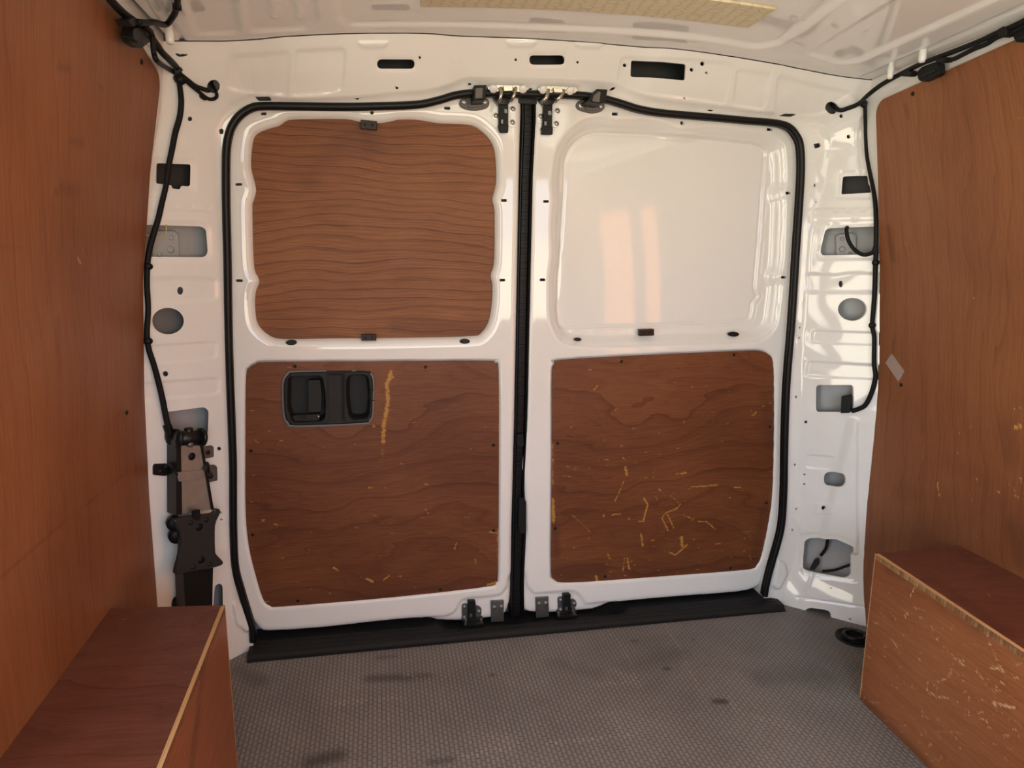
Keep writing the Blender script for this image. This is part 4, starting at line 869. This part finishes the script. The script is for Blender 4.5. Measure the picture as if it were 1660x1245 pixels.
# ---- wheel arch boxes
def wheel_box(label, A, B, Cc, Dd, h, topm, sidem, edgem, wear_side, wear_top, edge_w, stain_side=(), stain_top=()):
    """A inner rear, B outer rear, C inner front, D outer front (x, y); the inner side board's top edge stays bare"""
    A, B, Cc, Dd = [np.array(p, float) for p in (A, B, Cc, Dd)]
    t = thing('wheel_arch_box', ((A[0] + B[0]) / 2, A[1] - .25, 0.001), label, 'box', 'plywood boxes over the wheel arches')
    s = 1 if B[0] > A[0] else -1
    w = edge_w
    # side board: grid on the inner face
    L = np.linalg.norm(Cc - A); u = (Cc - A) / L; nin = np.array([-s, 0.0])
    nrm = np.array([u[1], -u[0]]); nrm = nrm if nrm @ nin > 0 else -nrm
    def m_side(P, hh): return np.stack([A[0] + u[0] * P[:, 0] + nrm[0] * hh, A[1] + u[1] * P[:, 0] + nrm[1] * hh, P[:, 1]], 1)
    pls = Plane((A[0], A[1], 0), (nrm[0], nrm[1], 0))
    def cs(pts):
        q = np.array([pls.at(x, y) for x, y in pts]); return np.stack([(q[:, :2] - A) @ u, q[:, 2]], 1)
    o = grid_mesh('side_board', 0, L, .001, h, .004, m_side, lambda P: 0 * P[:, 0], sidem, t, lip_out=0, flip=s > 0, attrs={'wear': lambda P: strokes(P, wear_side, cs), 'stain_dark': lambda P: strokes(P, stain_side, cs)})
    # bare top edge of the side board, rear edge strip
    q = A - nrm * w; qc = Cc - nrm * w
    V = [(*A, h), (*Cc, h), (*qc, h), (*q, h)]
    prism('bare_edge', V, (0, 0, 1), .012, edgem, t)
    V = [(*(A + nrm * .0002), .001), (*(A + nrm * .0002), h), (*q, h), (*q, .001)]; prism('board_end', V, (0, 1, 0), .002, edgem, t)
    # top board grid
    O = np.array([q, qc, Dd, B])
    def ct(pts): return np.array([onZ(x, y, h)[:2] for x, y in pts])
    lo, hi = O.min(0), O.max(0)
    grid_mesh('top_board', lo[0] - .006, hi[0] + .006, lo[1] - .006, hi[1] + .006, .005, lambda P, hh: np.stack([P[:, 0], P[:, 1], h - .0006 + hh], 1), lambda P: 0 * P[:, 0], topm, t, outline=lambda P: sdf(O, P), lip_out=.012, attrs={'wear': lambda P: strokes(P, wear_top, ct), 'stain_dark': lambda P: strokes(P, stain_top, ct)})
    # rear end board
    e0, e1 = q + [0, .002], B + [0, .002]; V = [(*e0, .001), (*e1, .001), (*e1, h - .0003), (*e0, h - .0003)]
    prism('end_board', V, (0, 1, 0), .018, topm, t)
    return t
rng = np.random.default_rng(5)
ws_r = [([(1540, 880 + 205), (1552, 1090)], .004, .6)]
for _ in range(210):
    x = rng.uniform(1400, 1650); y = rng.uniform(930 + max(0, (x - 1420)) * .66, min(1240, 1130 + (x - 1393) * 1.0)); a = rng.uniform(-2.2, .6); l = rng.uniform(4, 26)
    ws_r.append(([(x, y), (x + l * math.cos(a) * .6, y - l * math.sin(a) * .5)], rng.uniform(.0022, .0042), rng.uniform(.45, .95)))
ws_r += [([(1475, 970), (1483, 950), (1486, 947)], .0035, .95), ([(1505, 1105), (1503, 1120), (1520, 1130), (1540, 1132)], .0035, .9), ([(1518, 1106), (1535, 1100), (1542, 1088)], .0035, .85), ([(1600, 1030), (1617, 1072), (1628, 1095)], .007, .5), ([(1610, 1140), (1645, 1147)], .006, .9), ([(1530, 1050), (1580, 1085), (1615, 1130)], .012, .42), ([(1605, 1082), (1625, 1084)], .008, .7), ([(1444, 1034), (1455, 1050)], .0045, .8), ([(1412, 950), (1411, 968)], .006, .9), ([(1400, 1070), (1396, 1130)], .003, .7), ([(1418, 900), (1404, 1030)], .003, .8), ([(1395, 1125), (1398, 1060)], .003, .8), ([(1480, 985), (1500, 990)], .003, .7), ([(1485, 986), (1492, 1000)], .003, .6), ([(1450, 1135), (1500, 1180)], .008, .35)]
st_r = [([(1396, 1132), (1500, 1236), (1560, 1300)], .022, .55), ([(1440, 920), (1470, 930)], .03, .4), ([(1520, 980), (1600, 1030)], .02, .25)]
BR = wheel_box('heavily scratched orange plywood wheel arch box beside the floor lashing ring', (1.0356, 1.2765), (1.2535, 1.279), (1.003, .55), (1.2535, .55), .35, PLY_TOP, PLY_BOX, PLY_RAW, ws_r, [([(1600, 960), (1610, 975)], .003, .6), ([(1480, 893), (1530, 888)], .005, .7), ([(1440, 895), (1470, 893)], .006, .9), ([(1545, 915), (1560, 918)], .003, .5), ([(1630, 975), (1645, 985)], .003, .5), ([(1575, 960), (1590, 968)], .003, .4)], .0085, st_r, [([(1500, 930), (1640, 1030)], .03, .5)])
ws_l = [([(325, 1100), (318, 1120)], .003, .5), ([(330, 1090), (322, 1165)], .003, .4), ([(310, 1225), (306, 1245)], .004, .6), ([(300, 1215), (296, 1235)], .003, .5), ([(344, 1060), (343, 1064)], .003, .6), ([(348, 1085), (345, 1090)], .002, .5)]
BL = wheel_box('neat dark red plywood wheel arch box with a pale top edge', (-.2972, 1.288), (-.5035, 1.311), (-.2885, .765), (-.5035, .765), .347, PLY_TOP, PLY_BOX, PLY_RAW, ws_l, [([(198, 1003), (203, 1004)], .004, .5), ([(300, 1089), (302, 1090)], .002, .6)], .0065, [([(340, 1000), (310, 1245)], .03, .5)], [([(260, 1160), (300, 1140)], .03, .35), ([(180, 1215), (280, 1205)], .03, .4), ([(0, 1215), (80, 1200)], .05, .2)])

# ---- honeycomb pad glued to the roof
pp = cpx([(682, 14), (1214, 48), (1257, 18), (690, -30)]); nx, ny = 24, 4; V = []; F = []
for k in range(2):
    for i in range(nx + 1):
        for j in range(ny + 1):
            u, v = i / nx, j / ny; q = (pp[0] * (1 - u) + pp[1] * u) * (1 - v) + (pp[3] * (1 - u) + pp[2] * u) * v
            V.append((q[0], q[1], float(ceil_z(q[0], q[1])) + .0035 - .005 * k + .004))
M1 = (nx + 1) * (ny + 1)
for i in range(nx):
    for j in range(ny):
        a = M1 + i * (ny + 1) + j; F.append((a, a + 1, a + ny + 2, a + ny + 1))
edge = [i * (ny + 1) for i in range(nx + 1)] + [nx * (ny + 1) + j for j in range(1, ny + 1)] + [i * (ny + 1) + ny for i in range(nx - 1, -1, -1)] + [j for j in range(ny - 1, 0, -1)]
for a, b in zip(edge, edge[1:] + edge[:1]): F.append((a, b, M1 + b, M1 + a))
pad = mesh_obj('roof_pad', V, F, PADM, None, False, origin=(float(pp[:, 0].mean()), float(pp[:, 1].mean()), 1.45)); tag(pad, 'pale yellow honeycomb pad glued under the roof', 'pad')

# ---- the jack clamped to the pillar
PJ = Plane((-.42, 2.078 - .42, .4), (1, -1, 0))
J = thing('car_jack', PJ.at(322, 985, .01), 'black steel car jack clamped upright on the pillar', 'jack')
def jp(name, pts, h1, dep, mat, r=0.0, bev=.001, parent=None): return pprism(name, pts, PJ, h1, dep, mat, parent or J, bev, r)
jp('upper_arm', [(293, 722), (325.5, 722), (343.5, 826), (295, 834), (288, 815)], .040, .034, STEEL)
jp('arm_flange', [(286, 724), (293.5, 722), (295.5, 834), (286, 836)], .043, .036, BLKMET); jp('arm_flange', [(325.5, 722), (329, 722), (347, 826), (343, 827)], .043, .036, BLKMET)
lathe('arm_hole', PJ.at(311, 740, .0402), PJ.n, [(.0085, -.002), (.0085, .0003), (.0002, .0003)], BLACKP, J, 16)
jp('lower_arm', [(297, 918), (346, 912), (344, 1000), (304, 1000)], .036, .032, BLKMET, 2); jp('arm_flange', [(297, 918), (301, 917), (306, 1000), (301, 1000)], .039, .034, BLKMET)
fp_ = smooth_loop([(285, 842), (320, 836), (345, 833), (351, 826), (357, 826), (357, 832), (350, 850), (350, 890), (352, 900), (362, 911), (361, 916), (350, 920), (320, 926), (299, 930), (288, 932), (285.5, 926), (292, 900), (293, 870), (289, 855)], 3)
ft = jp('foot_plate', fp_, .056, .012, GREYE, 0, .003)
for x, y, r in ((323, 854.5, .0085), (326.5, 907.5, .0085)): lathe('plate_hole', PJ.at(x, y, .0561), PJ.n, [(r, -.002), (r, .0003), (.0002, .0003)], BLACKP, ft, 16)
for x, y in ((309.5, 847.5), (335, 843), (314, 920), (340, 914.5)): lathe('rivet', PJ.at(x, y, .056), PJ.n, [(.0055, -.002), (.0055, .0005), (.003, .0022), (.0002, .0024)], BLKMET, ft, 12)
jp('latch_tab', [(314.5, 827.5), (324.5, 826), (326, 841), (321, 844), (315, 842)], .062, .01, BLKMET, 1)
tube('foot_rim', [PJ.at(x, y, .050) for x, y in [(287, 842), (291, 858), (294, 880), (294, 900), (290, 915), (287, 928)]], .004, BLKMET, J, 8)
lathe('screw_knob', PJ.at(282, 848, .03), (.4, -.9, 0), [(.012, -.012), (.016, -.008), (.016, .006), (.008, .010), (.0005, .011)], BLACKP, J, 18); lathe('screw_knob', PJ.at(286, 868, .03), (.4, -.9, 0), [(.010, -.012), (.017, -.008), (.017, .006), (.008, .010), (.0005, .011)], BLACKP, J, 18)
a, b = PJ.at(286, 711, .038), PJ.at(326, 709, .038); ax_ = b - a
lathe('trunnion', a, ax_, [(.016, 0), (.016, np.linalg.norm(ax_)), (.001, np.linalg.norm(ax_) + .001)], BLKMET, J, 20)
for q, rr in ((a, .021), (b, .021)): lathe('trunnion_washer', q, ax_, [(rr, -.003), (rr, .003), (.004, .004), (.0005, .008)], BLKMET, J, 20)
lathe('screw_eye', PJ.at(306, 700, .038), (0, 0, 1), [(.007, -.012), (.009, 0), (.009, .008), (.004, .010), (.0005, .010)], BLKMET, J, 14)
lathe('screw_end', PJ.at(308, 720, .046), PJ.n, [(.007, -.01), (.007, .004), (.004, .006), (.0005, .006)], GALV, J, 12)
st = jp('clamp_strap', [(289, 766), (330.5, 761.5), (333.5, 775), (291, 781)], .050, .010, STEEL, 1)
for pts, sx_, sy_ in (([(327, 724.5), (344, 722), (347, 725), (347, 741), (330, 744)], 337, 733.5), ([(334, 755), (349, 753.5), (352.5, 757), (353, 779), (337, 782.5)], 341.5, 772.5), ([(249, 756), (251, 752), (273, 751.5), (277, 760), (276, 769), (267, 772), (249, 770)], 260, 763.5)):
    w = jp('clamp_tab', pts, .006, .006, GALV if sx_ > 300 else BLKMET, 2); bolt('clamp_bolt', PJ.at(sx_, sy_, .006), PJ.n, .0055, BLKMET, w)
tube('clamp_arm', [PJ.at(x, y, h) for x, y, h in [(266, 758, .008), (275, 754, .016), (283, 762, .035), (290, 770, .046)]], .0045, BLKMET, J, 8)
tube('clamp_arm', [PJ.at(x, y, h) for x, y, h in [(331, 764, .046), (335, 752, .04), (337, 765, .024), (340, 768, .010)]], .0055, BLKMET, J, 8)

# ---- wiring
RLX = Plane((-.385, 1.4, 1.39), (1, 0, 0)); RRX = Plane((1.143, 1.4, 1.39), (-1, 0, 0))
def fsp(pts, off): return list(fs(pts, off)[0])
def rail(pts, plane, off): return [plane.at(x, y, off) for x, y in pts]
H1 = thing('wiring_harness', fs1(270, 700, .004)[0], 'black taped wiring loom running down the pillar that holds the jack', 'wiring')
drop = [(287, 128), (289, 145), (290, 165), (287, 190), (280, 215), (275, 240), (269, 270), (265, 300), (258, 330), (253, 352), (246, 375), (239, 400), (235, 425), (234, 460), (236, 500), (234, 540), (237, 565), (245, 590), (252, 615), (259, 645), (266, 680), (272, 705)]
tube('loom', fsp(drop, .010), [.0052, .006, .0055, .006, .0055, .006, .0065], CABLE, H1, 9)
tube('loom', rail([(160, -28), (182, 3), (203, 24), (222, 38)], RLX, .012) + rail([(245, 60), (262, 84), (274, 96)], RLX, .010) + fsp([(283, 106), (288, 120)], .012), .0062, CABLE, H1, 9)
def under_roof(pts, off): return [np.array([q[0], q[1], ceil_z(q[0], q[1]) - off]) for q in cpx(pts)]
tube('branch_cable', rail([(225, 36), (238, 37), (250, 36)], RLX, .028) + under_roof([(268, 28), (279, 15), (285, 2), (288, -20)], .012), .0052, CABLE, H1, 9)
tube('branch_cable', rail([(236, 42), (246, 56), (248, 72), (250, 88), (256, 100)], RLX, .022) + fsp([(272, 110), (285, 117)], .014), .0046, CABLE, H1, 9)
tube('branch_cable', fsp([(290, 118), (300, 126), (312, 135), (325, 140), (336, 141)], .014) + fsp([(346, 138)], -.02), .0046, CABLE, H1, 9)
tube('branch_cable', fsp([(292, 122), (305, 135), (320, 147), (334, 157), (344, 157), (349, 150)], .010) + fsp([(347, 141)], -.02), .0036, CABLE, H1, 9)
for x, y, r in ((235, 431.5, .0085), (235, 551.5, .0085), (289, 126, .011), (326, 155, .005)):
    c, n = fs1(x, y, .002); lathe('loom_clip', c, n, [(r, 0), (r, .006), (r * .75, .017), (r * .02, .0175)], BLACKP, H1, 14)
jc = pprism('loom_tie', [(281, 113), (294, 109), (297, 114), (286, 121)], Plane(fs1(288, 116, .02)[0], (.4, -.9, -.2)), 0, .010, BLACKP, H1, .001, 1)
cbp = pprism('connector_block', [(208, 60), (213, 38), (236, 36), (250, 50), (246, 66), (232, 78), (226, 78), (214, 70)], RLX, .010, .012, BLACKP, H1, .0015, 3)
pprism('connector_lid', [(216, 46), (236, 42), (244, 54), (226, 70), (216, 62)], RLX, .016, .008, BLACKP, cbp, .0015, 2)
pprism('loom_tie', [(208, 33), (222, 29), (228, 38), (216, 44)], RLX, .026, .02, BLACKP, H1, .001, 2); lathe('loom_clip', under_roof([(286, -1)], .013)[0], (0, 0, -1), [(.007, -.006), (.0075, .0), (.007, .004), (.001, .005)], BLACKP, H1, 14)
c0, n0 = fs1(271, 700, .003); tube('loom_end', fsp([(268, 688), (272, 700), (274, 716)], .006), .009, BLACKP, H1, 9)

H2 = thing('wiring_harness', fs1(1375, 660, .004)[0], 'black taped wiring loom ending in a plug inside a square pillar hole', 'wiring')
drop = [(1402, 164), (1403, 190), (1404, 215), (1406, 250), (1410, 275), (1416, 305), (1420, 335), (1421, 370), (1421, 400), (1420, 430), (1419, 470), (1417, 500), (1415, 527), (1418, 545), (1418, 570), (1418, 590), (1420, 610), (1414, 635), (1404, 655), (1392, 662), (1382, 665)]
tube('loom', fsp(drop, .010), [.0042, .0045, .0055, .006, .0055, .006, .006], CABLE, H2, 9)
tube('loom', fsp([(1349, 174)], -.02) + fsp([(1360, 175), (1375, 172), (1392, 165)], .012) + rail([(1406, 155), (1425, 140), (1445, 128), (1462, 119)], RRX, .008) + rail([(1490, 105), (1512, 96), (1550, 82), (1590, 66), (1618, 53), (1640, 44), (1680, 24)], RRX, .012), .0052, CABLE, H2, 9)
tube('branch_cable', rail([(1528, 97), (1545, 96), (1562, 88), (1580, 79), (1600, 71), (1618, 60), (1645, 50), (1680, 32)], RRX, .010), .0045, CABLE, H2, 9)
tube('branch_cable', fsp([(1373, 366)], -.02) + fsp([(1373.5, 372), (1376, 388), (1384, 402), (1395, 411), (1405, 413), (1416, 409), (1420, 400)], .012), .0048, CABLE, H2, 9)
for x, y, r in ((1420, 425.5, .0085), (1414.5, 527, .0085), (1400, 166.5, .0085)):
    c, n = fs1(x, y, .002); lathe('loom_clip', c, n, [(r, 0), (r, .006), (r * .75, .017), (r * .02, .0175)], BLACKP, H2, 14)
P3, nn = fs([(1365, 642), (1379, 640.5), (1382, 645), (1381, 658), (1378, 668), (1364, 668.5)], .010); prism('plug', P3, (-.7, -.7, 0), .022, BLACKP, H2, .0015)
for pts, lid in (([(1485, 117), (1494, 108), (1516, 100), (1522, 102), (1523, 118), (1520, 122), (1495, 133), (1488, 130)], [(1492, 122), (1516, 112), (1517, 115), (1493, 126)]), ([(1640, 55), (1662, 40), (1690, 30), (1690, 52), (1648, 69), (1644, 66)], [(1650, 62), (1690, 46), (1690, 50), (1652, 65)])):
    cb = pprism('cable_clamp', pts, RRX, .010, .014, BLACKP, H2, .0015, 3); pprism('clamp_groove', lid, RRX, .0115, .004, GREYP, cb, .0005)
for pts in ([(1460, 120), (1472, 113), (1478, 118), (1472, 124), (1462, 124)], [(1515, 96), (1530, 92), (1535, 96), (1530, 101), (1517, 102)], [(1616, 48), (1627, 42), (1632, 48), (1630, 58), (1622, 61), (1616, 56)]): pprism('loom_tie', pts, RRX, .020, .018, BLACKP, H2, .001, 2)
P3 = fsp([(1340, 868), (1339, 880), (1336, 893), (1328, 904)], -.020)
PT = thing('plug_lead', fs1(1318, 922, -.02)[0], 'black plug on a short lead hanging inside the lowest large pillar hole', 'wiring')
tube('lead', P3, .0042, CABLE, PT, 8); P3, _ = fs([(1318, 910), (1324, 908), (1326, 916), (1319, 926), (1311, 924)], -.008); prism('plug', P3, (-.7, -.7, 0), .016, BLACKP, PT, .001)
tube('loose_lead', fsp([(1330, 930), (1350, 928), (1365, 924), (1385, 917)], -.03), .0035, CABLE, PT, 8)

# ---- studs under the roof rails
for x, y, r, pln in ((1494.5, 92, .0075, RRX), (1442.5, 118.5, .0065, RRX)):
    c = pln.at(x, y + 8, .02); lathe('threaded_stud', c, (0, 0, 1), [(r * .7, -.002), (r, .003), (r, .020), (r * .9, .021), (r * .9, .045)], PAINT, WR, 16)
for x, y, r in ((276, 62, .0075),):
    c = RLX.at(x, y + 8, .02); lathe('threaded_stud', c, (0, 0, 1), [(r * .7, -.002), (r, .003), (r, .020), (r * .9, .021), (r * .9, .045)], PAINT, WL, 16)

# ---- lashing ring in the floor
c = onZ(1385, 1034, 0); RG = thing('lashing_ring', (c[0], c[1], .0), 'black recessed lashing ring in the floor by the scratched box', 'lashing ring')
R0 = abs(onZ(1357, 1034, 0)[0] - c[0])
lathe('ring_cup', (c[0], c[1], 0), (0, 0, 1), [(R0 * 1.04, .0), (R0 * 1.04, .003), (R0 * .98, .0045), (R0 * .92, .0035), (R0 * .86, .0012), (R0 * .02, .0012)], BLACKP, RG, 36)
tube('ring_bail', [(c[0] + R0 * .62 * math.cos(t), c[1] + R0 * .5 * math.sin(t), .008) for t in np.linspace(0, 2 * math.pi, 14)[:-1]], .005, BLKMET, RG, 8, 4, True)

# ---- yellow wire in the pillar window above the jack, stamped mark on the header
tube('yellow_wire', fsp([(235, 380), (247, 384), (258, 384), (266, 381), (267.5, 372), (267.5, 364)], .004), .0011, simple('yellow_wire_sleeve', (.55, .45, .08), .5), H1, 6)
fc = bpy.data.curves.new('stamped_mark', 'FONT'); fc.body = '0U. 1a'; fc.size = .013; fc.extrude = .0003
fo = bpy.data.objects.new('stamped_mark_curve', fc); COL.objects.link(fo)
bpy.context.view_layer.update()
fm = bpy.data.meshes.new_from_object(fo.evaluated_get(bpy.context.evaluated_depsgraph_get())); bpy.data.objects.remove(fo)
p0, n0 = fs1(727, 104, .0004); u = np.array([1.0, 0, 0]); v = np.cross(n0, u); v /= np.linalg.norm(v); u = np.cross(v, n0)
VV = np.array([p0 + u * q.co.x + v * q.co.y + n0 * q.co.z for q in fm.vertices]); FF = [tuple(f.vertices) for f in fm.polygons]
mesh_obj('stamped_mark', VV, FF, PAINT, FRM, False)
